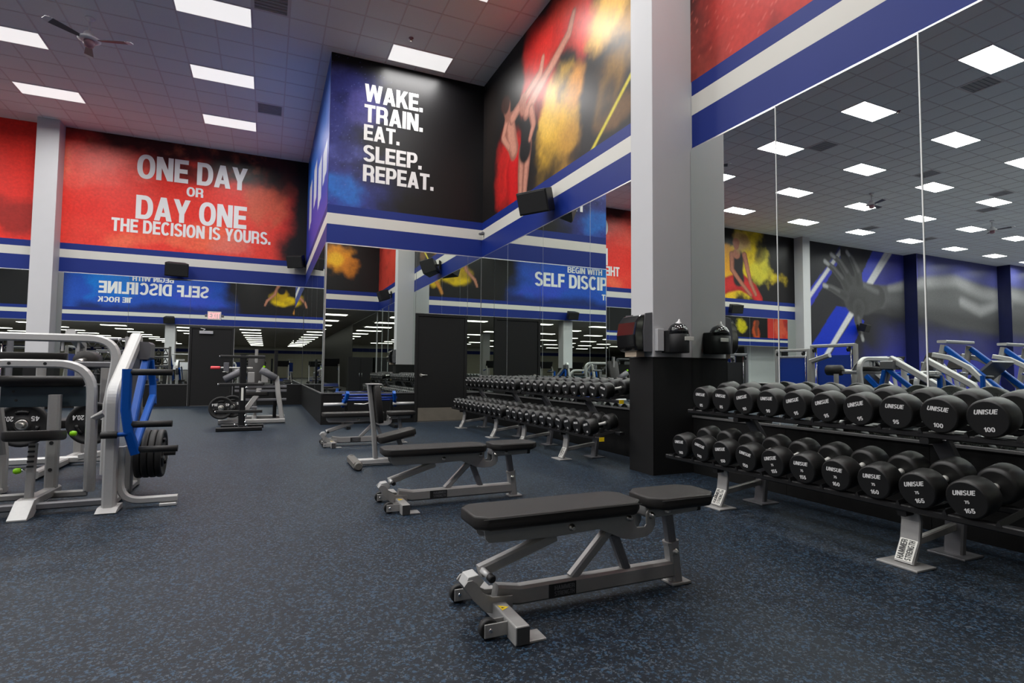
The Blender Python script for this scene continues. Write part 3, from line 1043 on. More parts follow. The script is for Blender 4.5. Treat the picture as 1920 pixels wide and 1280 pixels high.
# hand mural, full height, printed over the stepping wall
def hand_canvas(s0, s1, seed):
    cv = Canvas(s0, s1, 0.0, ZC, 0.05, (44, 44, 48), seed)
    cv.put(0.5 * np.clip(0.5 + cv.n1 * 2, 0, 1), (30, 30, 38))
    cv.put(sstep(-20.5, -24.0, cv.S + cv.n1 * 2) * sstep(5.0, 6.4, cv.Z) * 0.75, (84, 88, 160))
    cv.put(sstep(2.9, 1.0, cv.Z + cv.n1 * 1.2) * sstep(-18.4, -19.6, cv.S) * 0.95, (24, 38, 170))
    cv.put(sstep(4.2, 2.8, cv.Z + cv.n1 * 1.2) * sstep(-19.4, -21.4, cv.S) * 0.5, (60, 62, 140))
    cv.poly([(-14.6, 3.5), (-14.6, 4.4), (-16.9, 6.75), (-17.5, 6.75), (-17.0, 6.2)], (46, 54, 180), 1.0, 0.1)
    cv.poly([(-15.6, 5.4), (-17.4, 7.27), (-17.9, 7.27), (-17.3, 6.6)], (40, 44, 120), 0.8, 0.3)
    cv.poly([(-18.5, 5.5), (-19.9, 7.27), (-21.3, 7.27), (-19.7, 5.4)], (58, 70, 190), 1.0, 0.2)
    cv.poly([(-19.7, 5.5), (-21.3, 7.27), (-22.5, 7.27), (-22.5, 5.7), (-20.8, 5.3)], (58, 60, 150), 0.9, 0.2)
    cv.poly([(-14.6, -0.2), (-14.6, 1.7), (-17.0, 4.3), (-17.9, 4.3), (-18.2, 4.0)], (8, 48, 186), 1.0, 0.06)
    cv.poly([(-14.8, 0.0), (-18.3, 3.9), (-19.1, 3.7), (-17.6, 1.6), (-16.4, 0.0)], (16, 46, 178), 1.0, 0.1)
    wh = (214, 214, 216)
    cv.stripe((-15.03, 4.55), (-17.67, 7.25), 0.10, wh, 0.03)
    cv.stripe((-19.5, 5.35), (-21.35, 7.3), 0.10, wh, 0.03)
    cv.stripe((-14.75, 0.3), (-18.2, 4.15), 0.12, wh, 0.03)
    cv.put(sstep(4.1, 4.5, cv.Z) * (np.abs(cv.S + 18.2) < 0.8) * 1.0, (46, 46, 50))
    cv.put(sstep(-18.1, -18.35, cv.S) * sstep(4.0, 4.2, cv.Z) * sstep(5.5, 5.3, cv.Z), (60, 60, 62))
    md, dk, lt = (76, 76, 77), (50, 50, 51), (118, 118, 120)
    # forearm
    cv.limb([(-20.0, 4.95, 0.62), (-21.4, 5.0, 0.66), (-23.0, 5.05, 1.05), (-25.5, 5.0, 1.45), (-29.5, 4.7, 1.35), (-36.0, 4.6, 1.4), (-42, 4.6, 1.4)], (98, 98, 100), 0.22)
    cv.limb([(-21.0, 4.35, 0.35), (-24.0, 4.1, 0.6), (-29.0, 3.8, 0.7), (-36, 3.7, 0.7)], (66, 66, 68), 0.9, amt=0.8)
    cv.limb([(-21.2, 5.45, 0.22), (-23.5, 5.85, 0.35), (-26.0, 6.1, 0.35), (-28.5, 5.6, 0.4), (-32.0, 5.4, 0.4)], (158, 158, 160), 0.9, amt=0.75)
    cv.limb([(-26.5, 5.0, 0.3), (-28.3, 4.6, 0.35), (-30.0, 5.0, 0.3)], (168, 168, 170), 0.9, amt=0.7)
    # palm
    cv.limb([(-18.25, 5.15, 0.72), (-18.35, 4.75, 0.80), (-19.2, 4.8, 0.85), (-20.2, 4.95, 0.62)], md, 0.14)
    cv.limb([(-18.2, 4.6, 0.5), (-18.9, 4.4, 0.55)], dk, 0.9, amt=0.6)
    cv.limb([(-18.9, 5.55, 0.16), (-19.6, 5.35, 0.18), (-20.2, 5.2, 0.16)], lt, 0.9, amt=0.7)
    for fg in ([(-18.75, 5.5, 0.33), (-18.66, 6.1, 0.26), (-18.25, 6.68, 0.19), (-17.88, 7.0, 0.12)], [(-18.15, 5.5, 0.28), (-17.8, 6.0, 0.23), (-17.3, 6.5, 0.18), (-16.72, 6.78, 0.13)],
               [(-17.85, 5.2, 0.27), (-17.45, 5.65, 0.22), (-16.85, 6.1, 0.18), (-16.25, 6.4, 0.13)], [(-17.75, 4.8, 0.26), (-17.2, 4.98, 0.22), (-16.7, 5.14, 0.19), (-16.15, 5.24, 0.14)],
               [(-18.7, 4.3, 0.5), (-18.6, 3.75, 0.32), (-18.75, 3.2, 0.22), (-18.95, 2.75, 0.14)]):
        cv.limb(fg, md, 0.16)
        cv.limb([(a + 0.04, b + 0.02, r * 0.6) for a, b, r in fg], dk, 0.9, amt=0.5)
        cv.limb([(a - 0.05, b + 0.04, r * 0.45) for a, b, r in fg[1:]], lt, 0.9, amt=0.6)
        cv.limb([(fg[-1][0], fg[-1][1], 0.12), (fg[-2][0] * 0.4 + fg[-1][0] * 0.6, fg[-2][1] * 0.4 + fg[-1][1] * 0.6, 0.10)], (176, 176, 178), 0.7, amt=0.9)
    return cv


mural(hand_canvas(STEP[0][0], -14.60, 23), wall_back, PB)
for (s1, s0, k) in ((STEP[0][0], STEP[1][0], 1), (STEP[1][0], XL, 2)):
    mural(hand_canvas(s0, s1, 23 + k), wall_back, PB, d=0.62 * k + 0.005)

# bay front: violet-blue dust on black
cv = Canvas(XK, W, ZB, ZC, 0.017, (17, 16, 18), 31)
cv.put(sstep(2.1, 0.9, cv.S + cv.n1 * 1.5 - 0.35 * (cv.Z < 5)), (52, 56, 122))
cv.put(sstep(2.9, 1.6, cv.S + cv.n1 * 1.9) * sstep(5.3, 4.2, cv.Z + cv.n2) * 0.8, (46, 60, 150))
cv.blob(1.2, 4.55, 0.8, 0.5, (40, 112, 200), 0.9)
cv.blob(1.5, 6.3, 0.5, 0.5, (84, 80, 150), 0.7)
cv.put(sstep(0.0, 0.35, cv.n3) * sstep(2.7, 1.4, cv.S) * 0.6, (24, 26, 60))
cv.put(sstep(0.12, 0.3, cv.n2) * sstep(2.6, 1.2, cv.S) * 0.5, (110, 116, 200))
cv.put(sstep(6.75, 7.1, cv.Z + cv.n1 * 0.4), (20, 20, 22))
cv.speckle(5, 0.99, (120, 124, 190), 0.4, sstep(2.3, 1.4, cv.S + cv.n1))
mural(cv, wall_front, PF)

# bay side: blue with slanting white strokes
cv = Canvas(YW, YB, ZB, ZC, 0.05, (52, 66, 176), 37)
cv.put(sstep(5.4, 6.4, cv.Z), (46, 108, 204))
cv.put(sstep(11.9, 11.2, cv.S) * 0.5, (70, 70, 160))
for sy, zl, zh in ((12.0, 5.0, 5.7), (13.2, 4.8, 5.8), (14.6, 5.2, 6.2), (16.2, 5.0, 6.2)):
    cv.put(((np.abs(cv.S - sy) < 0.45) & (cv.Z > zl - 0.1 * (cv.S - sy)) & (cv.Z < zh)) * 1.0, (206, 210, 224))
mural(cv, wall_side, PS, flip=True)

# right wall, far panel: two athletes in coloured dust (printed in y, z)
cv = Canvas(5.06, YW, ZB, ZC, 0.022, (26, 23, 23), 41)
for p, rx, rz, c, a in (((9.9, 4.9), 0.55, 0.9, (196, 36, 34), 1), ((9.5, 5.0), 0.5, 0.7, (214, 40, 36), 1), ((8.5, 6.7), 0.75, 0.6, (214, 44, 40), 1), ((7.8, 6.5), 0.8, 0.6, (220, 50, 44), 1),
                        ((7.0, 6.3), 0.6, 0.8, (220, 60, 48), 1), ((8.8, 6.0), 0.5, 0.5, (196, 70, 60), 0.9), ((8.2, 5.8), 0.6, 0.5, (190, 60, 40), 0.9), ((7.2, 6.9), 1.2, 0.4, (214, 60, 46), 0.9),
                        ((7.7, 5.1), 0.75, 0.75, (226, 176, 56), 1), ((8.0, 5.4), 0.4, 0.5, (236, 190, 80), 0.9), ((7.4, 4.7), 0.5, 0.5, (190, 140, 50), 0.9), ((7.2, 5.4), 0.4, 0.4, (220, 150, 60), 0.9),
                        ((6.2, 5.9), 0.8, 0.7, (234, 180, 76), 1), ((5.6, 6.4), 0.8, 0.7, (230, 180, 90), 1), ((5.6, 5.3), 0.6, 0.6, (176, 130, 50), 0.9), ((6.3, 4.9), 0.5, 0.5, (150, 110, 44), 0.8), ((6.0, 4.5), 0.6, 0.25, (120, 84, 40), 0.8)):
    cv.blob(p[0], p[1], rx, rz, c, a, hard=0.35)
for p, rx, rz, a in (((6.75, 5.0), 0.34, 0.6, 0.95), ((6.3, 4.75), 0.3, 0.4, 0.8), ((8.0, 4.45), 0.6, 0.25, 0.9), ((7.1, 4.4), 0.6, 0.2, 0.9), ((9.3, 6.5), 0.5, 0.5, 0.9), ((8.6, 4.5), 0.25, 0.3, 0.8), ((10.7, 6.0), 0.5, 2.0, 0.9)):
    cv.blob(p[0], p[1], rx, rz, (34, 28, 26), a, hard=0.3)
cv.stripe((5.6, 5.0), (6.4, 4.45), 0.03, (216, 200, 60), 0.02)
sk, dk = (196, 136, 116), (112, 62, 52)
cv.limb([(9.45, 5.15, 0.270), (9.55, 4.85, 0.324), (9.5, 4.4, 0.270)], (206, 30, 32), shade=(150, 18, 22))
cv.limb([(9.72, 5.85, 0.216), (9.62, 5.5, 0.230), (9.5, 5.25, 0.203)], sk, shade=dk)
cv.limb([(9.6, 5.9, 0.135), (9.0, 6.05, 0.108), (8.4, 6.2, 0.095), (8.3, 6.42, 0.068)], sk, shade=dk)
cv.limb([(9.85, 5.95, 0.121), (10.05, 5.7, 0.095), (9.75, 5.4, 0.081)], sk, shade=dk)
cv.limb([(9.85, 6.2, 0.176), (9.82, 6.05, 0.135)], (150, 96, 80))
cv.limb([(10.0, 6.35, 0.162), (9.9, 6.3, 0.189)], (60, 36, 30))
cv.limb([(9.12, 5.1, 0.162), (9.18, 4.7, 0.135), (9.2, 4.25, 0.095)], sk, shade=dk)
cv.limb([(8.88, 5.1, 0.162), (8.95, 4.7, 0.135), (9.02, 4.25, 0.095)], sk, shade=dk)
cv.limb([(8.95, 5.6, 0.230), (9.0, 5.3, 0.203), (9.0, 5.08, 0.270)], (28, 26, 28))
cv.limb([(8.95, 5.75, 0.149), (8.5, 5.95, 0.121), (7.9, 6.15, 0.108), (7.4, 6.35, 0.095), (7.25, 6.6, 0.068)], sk, shade=dk)
cv.limb([(8.75, 5.7, 0.121), (8.65, 5.4, 0.095), (8.8, 5.2, 0.068)], sk, shade=dk)
cv.limb([(9.12, 6.0, 0.176), (9.1, 5.88, 0.135)], (170, 112, 94))
mural(cv, wall_right, PR, flip=True)
# right wall, near panel
cv = Canvas(YR, 4.68, ZB, ZC, 0.025, (188, 48, 42), 47)
cv.put(sstep(3.9, 4.5, cv.S + cv.n1 * 1.1 + 0.25 * (cv.Z - 4.9)), (52, 26, 24))
cv.put(np.clip(0.5 + cv.n2 * 2.2, 0, 1) * 0.35, (224, 86, 70))
cv.put(sstep(0.05, 0.3, cv.n3) * 0.45, (96, 28, 28))
cv.speckle(9, 0.97, (226, 110, 96), 0.5)
mural(cv, wall_right, PR, flip=True)

# bulkhead: blue quotation panel, ball player on black, fire
cv = Canvas(XL, W, ZB, ZC, 0.045, (24, 23, 25), 53)
cv.put(sstep(-1.5, -2.6, cv.S + cv.n1 * 1.5) * sstep(-10.6, -9.6, cv.S), (38, 84, 190))
cv.blob(-8.0, 5.6, 2.2, 1.2, (20, 120, 214), 0.9)
cv.blob(-3.4, 4.9, 1.6, 0.8, (54, 76, 196), 0.8)
cv.put(sstep(4.75, 4.3, cv.Z + cv.n1 * 0.7) * sstep(-9.9, -9.2, cv.S) * sstep(-1.2, -2.0, cv.S) * 0.8, (26, 30, 70))
cv.blob(0.9, 5.0, 0.75, 0.4, (222, 190, 20), 1)
cv.blob(1.8, 4.95, 0.35, 0.35, (226, 190, 30), 0.9)
cv.blob(0.65, 5.5, 0.6, 0.5, (206, 170, 24), 0.9)
cv.limb([(0.95, 6.3, 0.3), (1.6, 6.1, 0.25), (1.7, 5.7, 0.22)], (40, 36, 38))
cv.limb([(0.5, 6.0, 0.1), (0.3, 5.5, 0.08), (-0.1, 5.1, 0.07), (-0.22, 4.8, 0.05)], (190, 130, 104), shade=(110, 66, 50))
cv.limb([(1.65, 5.8, 0.15), (1.85, 5.2, 0.11), (1.5, 4.6, 0.08), (1.42, 4.4, 0.07)], (206, 140, 60), shade=(120, 70, 40))
cv.limb([(0.68, 5.75, 0.24), (0.69, 5.74, 0.24)], (34, 32, 34))
cv.blob(2.6, 5.5, 0.75, 0.9, (232, 150, 26), 1)
cv.blob(3.1, 5.2, 0.5, 0.6, (214, 130, 36), 0.9)
cv.blob(2.5, 5.4, 0.4, 0.4, (244, 190, 40), 0.9)
cv.blob(-31.2, 5.3, 0.9, 0.8, (214, 196, 30), 1)
cv.blob(-33.0, 5.0, 0.6, 1.0, (196, 80, 40), 1)
cv.limb([(-33.1, 5.6, 0.25), (-32.9, 5.0, 0.2), (-33.0, 4.5, 0.15)], (120, 60, 40))
cv.put(sstep(-34.3, -34.5, cv.S), (206, 58, 52))
cv.blob(-36.0, 5.2, 0.9, 1.2, (232, 110, 80), 0.7)
cv.blob(-37.2, 5.6, 0.8, 0.8, (70, 50, 50), 0.8)
cv.blob(-37.2, 4.6, 0.6, 0.4, (226, 90, 60), 0.8)
mural(cv, wall_rear, PK, flip=True)

# lettering on the walls
def wtext(s, u0, u1, z0, z1, pl, w, d=0.009, m=M_TEXT, rev=False, **k):
    o = pl(0, d, 0)
    eu = Vector(pl(1, d, 0)) - Vector(o)
    return lettering(s, u0, u1, z0, z1, o, eu, (0, 0, 1), m, w, **k) if not rev else \
        lettering(s, -u0, -u1, z0, z1, o, -eu, (0, 0, 1), m, w, **k)


wtext('ONE DAY', -3.37, -0.67, 6.18, 6.83, PB, wall_back)
wtext('OR', -2.19, -1.78, 5.83, 6.09, PB, wall_back)
wtext('DAY ONE', -3.36, -0.66, 5.06, 5.71, PB, wall_back)
wtext('THE DECISION IS YOURS.', -3.89, -0.01, 4.67, 5.03, PB, wall_back)
for s, u1, z0, z1 in (('WAKE.', 2.82, 6.42, 6.78), ('TRAIN.', 2.83, 6.00, 6.36), ('EAT.', 2.35, 5.63, 5.95), ('SLEEP.', 2.82, 5.20, 5.53), ('REPEAT.', 3.08, 4.79, 5.13)):
    wtext(s, 1.635, u1, z0, z1, PF, wall_front)
wtext('ALL SUCCESSES', -3.9, -7.8, 6.22, 6.66, PK, wall_rear, rev=True)
wtext('BEGIN WITH', -4.85, -6.82, 5.81, 6.10, PK, wall_rear, rev=True)
wtext('SELF DISCIPLINE', -3.10, -8.56, 5.06, 5.72, PK, wall_rear, rev=True)
wtext('THE ROCK', -6.80, -8.58, 4.58, 4.87, PK, wall_rear, rev=True)

# ------------------------------------------------------------------ doors
def door(w, pl, u0, u1, h, hinge_right, closer, kick):
    fr_ = MB()
    wbox(fr_, pl, u0 - 0.045, u0 + 0.012, 0, 0.055, 0, h + 0.045)
    wbox(fr_, pl, u1 - 0.012, u1 + 0.045, 0, 0.055, 0, h + 0.045)
    wbox(fr_, pl, u0 + 0.012, u1 - 0.012, 0, 0.055, h - 0.005, h + 0.045)
    root = structure(fr_.build(w, M_DOOR, None, bevel=0.003))
    wbox(MB(), pl, u0 - 0.05, u1 + 0.05, 0.0, 0.06, h + 0.046, h + 0.056).build('head_trim', M_LEDGE, root)
    wbox(MB(), pl, u0 + 0.016, u1 - 0.016, 0.004, 0.040, 0.012, h - 0.010).build('leaf', M_DOOR, root, bevel=0.002)
    if kick:
        wbox(MB(), pl, u0 + 0.03, u1 - 0.03, 0.0405, 0.043, 0.02, 0.285).build('kick_plate', M_KICK, root)
    hx = u0 + 0.085 if hinge_right else u1 - 0.085
    sg = 1 if hinge_right else -1
    hb = MB()
    hb.cyl(pl(hx, 0.04, 0.95), pl(hx, 0.055, 0.95), 0.033, 16)
    hb.cyl(pl(hx, 0.055, 0.95), pl(hx, 0.085, 0.95), 0.012, 10)
    hb.tube([pl(hx, 0.085, 0.95), pl(hx + sg * 0.125, 0.082, 0.948)], 0.0105, 10)
    hb.build('lever_handle', M_STEEL, root)
    wbox(MB(), pl, u0 + 0.016, u1 - 0.016, 0.0, 0.07, 0.0, 0.011).build('threshold', M_LEDGE, root)
    if closer:
        cb = MB()
        wbox(cb, pl, u0 + 0.19, u0 + 0.53, 0.041, 0.095, h - 0.145, h - 0.065)
        cb.build('closer_body', M_ALU, root, bevel=0.004)
        ca = MB()
        ca.bar(pl(u0 + 0.28, 0.08, h - 0.06), pl(u0 + 0.34, 0.13, h - 0.02), 0.02, 0.012, (0, 0, 1))
        ca.bar(pl(u0 + 0.34, 0.13, h - 0.02), pl(u0 + 0.22, 0.05, h + 0.01), 0.02, 0.012, (0, 0, 1))
        ca.build('closer_arm', M_ALU, root)
    return root


d1 = door('door_1', PF, 2.79, 3.81, 2.155, True, False, True)
d1['label'] = 'black door in the bay with steel kick plate and lever handle'
d2 = door('door_2', PB, -1.93, -0.93, 2.145, False, True, False)
d2['label'] = 'black exit door in the back wall with a grey closer'

# exit sign
ex = thing('exit_sign', 'lit red EXIT sign fixed above the black back door', 'sign', (-1.39, YB - 0.03, 2.40))
MB().box(-0.17, 0.17, -0.045, 0.012, 0, 0.235).build('housing', M_EXITB, ex, bevel=0.006)
MB().box(-0.235, -0.17, -0.035, 0.0, 0.08, 0.15).build('lamp_head', M_GREYP, ex, bevel=0.01)
MB().box(0.17, 0.235, -0.035, 0.0, 0.08, 0.15).build('lamp_head', M_GREYP, ex, bevel=0.01)
lettering('EXIT', -0.145, 0.145, 0.035, 0.20, (0, -0.047, 0), (1, 0, 0), (0, 0, 1), M_EXIT, ex)


# ------------------------------------------------------------------ loudspeakers on the bands
def speaker(loc, face, tilt, label, w=0.56, h=0.36, d=0.34):
    """wedge cabinet with a bracket; face: heading of its front (radians about z, 0 = -y)"""
    t = thing('wall_speaker', label, 'speaker', loc, face, 'black loudspeakers on the wall bands')
    R_ = Matrix.Rotation(tilt, 3, 'X')
    mb = MB()
    poly = [(-w / 2, -d), (w / 2, -d), (w / 2 * 0.72, 0), (-w / 2 * 0.72, 0)]
    vs = [R_ @ Vector((x, y, z)) for z in (-h / 2, h / 2) for x, y in poly]
    mb.add(vs, [(3, 2, 1, 0), (4, 5, 6, 7), (0, 1, 5, 4), (1, 2, 6, 5), (2, 3, 7, 6), (3, 0, 4, 7)])
    mb.build('cabinet', M_MBLK, t, bevel=0.012)
    MB().box(-w / 2 + 0.02, w / 2 - 0.02, -d - 0.012, -d + 0.004, -h / 2 + 0.02, h / 2 - 0.02, rot=R_).build('grille', M_RUBBER, t, bevel=0.008)
    b = MB()
    b.bar((0, -d * 0.4, 0), (0, 0.12, 0.0), 0.05, 0.05, (0, 0, 1))
    b.box(-0.06, 0.06, 0.09, 0.118, -0.12, 0.12)
    b.build('bracket', M_BLKM, t)
    return t


speaker((-2.34, YB - 0.13, 3.76), 0.15, 0.25, 'black speaker on the white band under the red lettered mural')
speaker((W - 0.14, 8.0, 3.84), -PI / 2 + 0.55, 0.35, 'black angled speaker on the right wall band beside the athletes mural')
speaker((0.80, YB - 0.13, 4.25), -0.5, 0.3, 'black speaker in the back corner beside the bay side wall', w=0.48)
speaker((-10.1, YB - 0.13, 3.80), 0.2, 0.25, 'black speaker below the yellow dancer mural')
speaker((-18.6, YB - 0.13, 3.35), -0.2, 0.3, 'black speaker at the wrist of the hand mural')
speaker((-24.6, YB - 0.13, 3.3), -0.2, 0.3, 'black speaker under the forearm of the hand mural')
speaker((-4.95, YR + 0.13, 3.76), PI, 0.3, 'black speaker on the bulkhead below the blue quotation mural')
speaker((W - 0.14, 1.6, 3.84), -PI / 2, 0.3, 'black speaker on the near right wall band above the mirror')

# small camera in the bay corner
sc_ = thing('security_camera', 'small grey camera in the corner where the white bands meet', 'camera', (W - 0.05, YW - 0.10, 3.99))
MB().cyl((0.04, 0, 0), (0.0, -0.02, -0.0), 0.035, 14).build('mount', M_GREYP, sc_)
MB().lathe([(0, 0.02), (0.01, 0.03), (0.10, 0.03), (0.115, 0.024)], (0.02, 0.0, -0.01), (-1, -0.6, -0.25), 14).build('body', M_GREYP, sc_)


# ------------------------------------------------------------------ ceiling fans
def fan(x, y, label, rot):
    t = thing('ceiling_fan', label, 'fan', (x, y, ZC), rot, 'ceiling fans')
    MB().lathe([(0, 0.075), (0.02, 0.075), (0.07, 0.03)], (0, 0, -0.001), (0, 0, -1), 18).build('canopy', M_WHITEP, t)
    MB().cyl((0, 0, -0.06), (0, 0, -0.28), 0.02, 12).build('down_rod', M_WHITEP, t)
    MB().lathe([(0, 0.055), (0.03, 0.085), (0.09, 0.10), (0.13, 0.17), (0.15, 0.175), (0.165, 0.12)], (0, 0, -0.25), (0, 0, -1), 24).build('motor', M_WHITEP, t)
    MB().lathe([(0, 0.08), (0.05, 0.09), (0.10, 0.07), (0.12, 0.02)], (0, 0, -0.415), (0, 0, -1), 20).build('lower_cap', M_FANRED, t)
    for k in range(3):
        a = 2 * PI * k / 3
        R_ = Matrix.Rotation(a, 3, 'Z') @ Matrix.Rotation(0.22, 3, 'X')
        b = MB()
        pl_ = [(0.15, -0.03), (0.28, -0.05), (0.64, -0.075), (0.69, -0.06), (0.69, 0.06), (0.64, 0.075), (0.28, 0.05), (0.15, 0.03)]
        vs = [R_ @ Vector((x_, y_, z_)) + Vector((0, 0, -0.40)) for z_ in (-0.004, 0.004) for x_, y_ in pl_]
        n = len(pl_)
        b.add(vs, [tuple(range(n - 1, -1, -1)), tuple(range(n, 2 * n))] + [(i, (i + 1) % n, (i + 1) % n + n, i + n) for i in range(n)])
        bl = b.build('blade', M_GREYP, t)
        tip = MB()
        vs = [R_ @ Vector((x_, y_, z_)) + Vector((0, 0, -0.40)) for z_ in (-0.006, 0.006) for x_, y_ in [(0.61, -0.077), (0.67, -0.07), (0.71, -0.045), (0.71, 0.045), (0.67, 0.07), (0.61, 0.077)]]
        tip.add(vs, [(5, 4, 3, 2, 1, 0), (6, 7, 8, 9, 10, 11)] + [(i, (i + 1) % 6, (i + 1) % 6 + 6, i + 6) for i in range(6)])
        tip.build('blade_tip', M_WHITEP, bl)
    return t


fan(-3.07, 11.87, 'white three-blade ceiling fan between the front light rows', -0.28)
fan(-10.8, 12.0, 'white three-blade ceiling fan farther left, seen in the mirror below a light', 0.9)
fan(-18.5, 12.0, 'white three-blade ceiling fan farthest left, seen small in the mirror', 0.4)

# ------------------------------------------------------------------ dispensers on the column
td = thing('towel_dispenser', 'glossy black paper towel dispenser on the column side facing the room', 'dispenser', (3.655, 4.86, 1.27))
mb = MB()
prof = [(0.0, 0.0), (-0.17, 0.0), (-0.215, 0.05), (-0.225, 0.17), (-0.20, 0.30), (-0.14, 0.375), (0.0, 0.40)]
mb.prism([(x, z) for x, z in prof], 1, -0.16, 0.16)
mb.build('housing', M_GLBLK, td, bevel=0.018, seg=3)
MB().prism([(-0.001, -0.004), (-0.105, -0.004), (-0.115, 0.20), (-0.09, 0.395), (-0.001, 0.408)], 1, -0.172, -0.158).build('side_panel', M_GREYP, td, bevel=0.003)
MB().prism([(-0.001, -0.004), (-0.105, -0.004), (-0.115, 0.20), (-0.09, 0.395), (-0.001, 0.408)], 1, 0.158, 0.172).build('side_panel', M_GREYP, td, bevel=0.003)
MB().box(-0.213, -0.19, -0.055, 0.055, 0.055, 0.125).build('badge', M_GREYP, td, bevel=0.006)
MB().box(-0.15, -0.05, -0.10, 0.10, -0.055, 0.0).build('paper_towel', mat('kraft_paper', lin(176, 160, 140), 0.8, noise=0.06), td)

wd = thing('wipes_dispenser', 'black cleaning wipes dispenser on the column face beside the mirror', 'dispenser', (3.875, 4.68, 1.255))
mb = MB()
mb.lathe([(0.0, 0.105), (0.008, 0.112), (0.19, 0.112), (0.20, 0.10)], (0, -0.125, 0.0), (0, 0, 1), 28)
mb.build('housing', M_MBLK, wd)
MB().box(-0.112, 0.112, -0.125, 0.0, 0.002, 0.232).build('back_box', M_MBLK, wd, bevel=0.008)
MB().lathe([(0.0, 0.108), (0.05, 0.10), (0.09, 0.075), (0.115, 0.03)], (0, -0.125, 0.195), (0, 0, 1), 28).build('dome', M_GLBLK, wd)
MB().lathe([(0.0, 0.034), (0.012, 0.034), (0.03, 0.014), (0.055, 0.006)], (0.0, -0.135, 0.296), (0, -0.2, 1), 14).build('wipe', M_WHITEP, wd)
MB().box(-0.01, 0.105, -0.243, -0.236, 0.125, 0.165).build('label_plate', M_LBLW, wd, bevel=0.003)
MB().box(-0.20, -0.118, -0.05, 0.0, 0.02, 0.25).build('side_bracket', M_WALLW, wd, bevel=0.004)


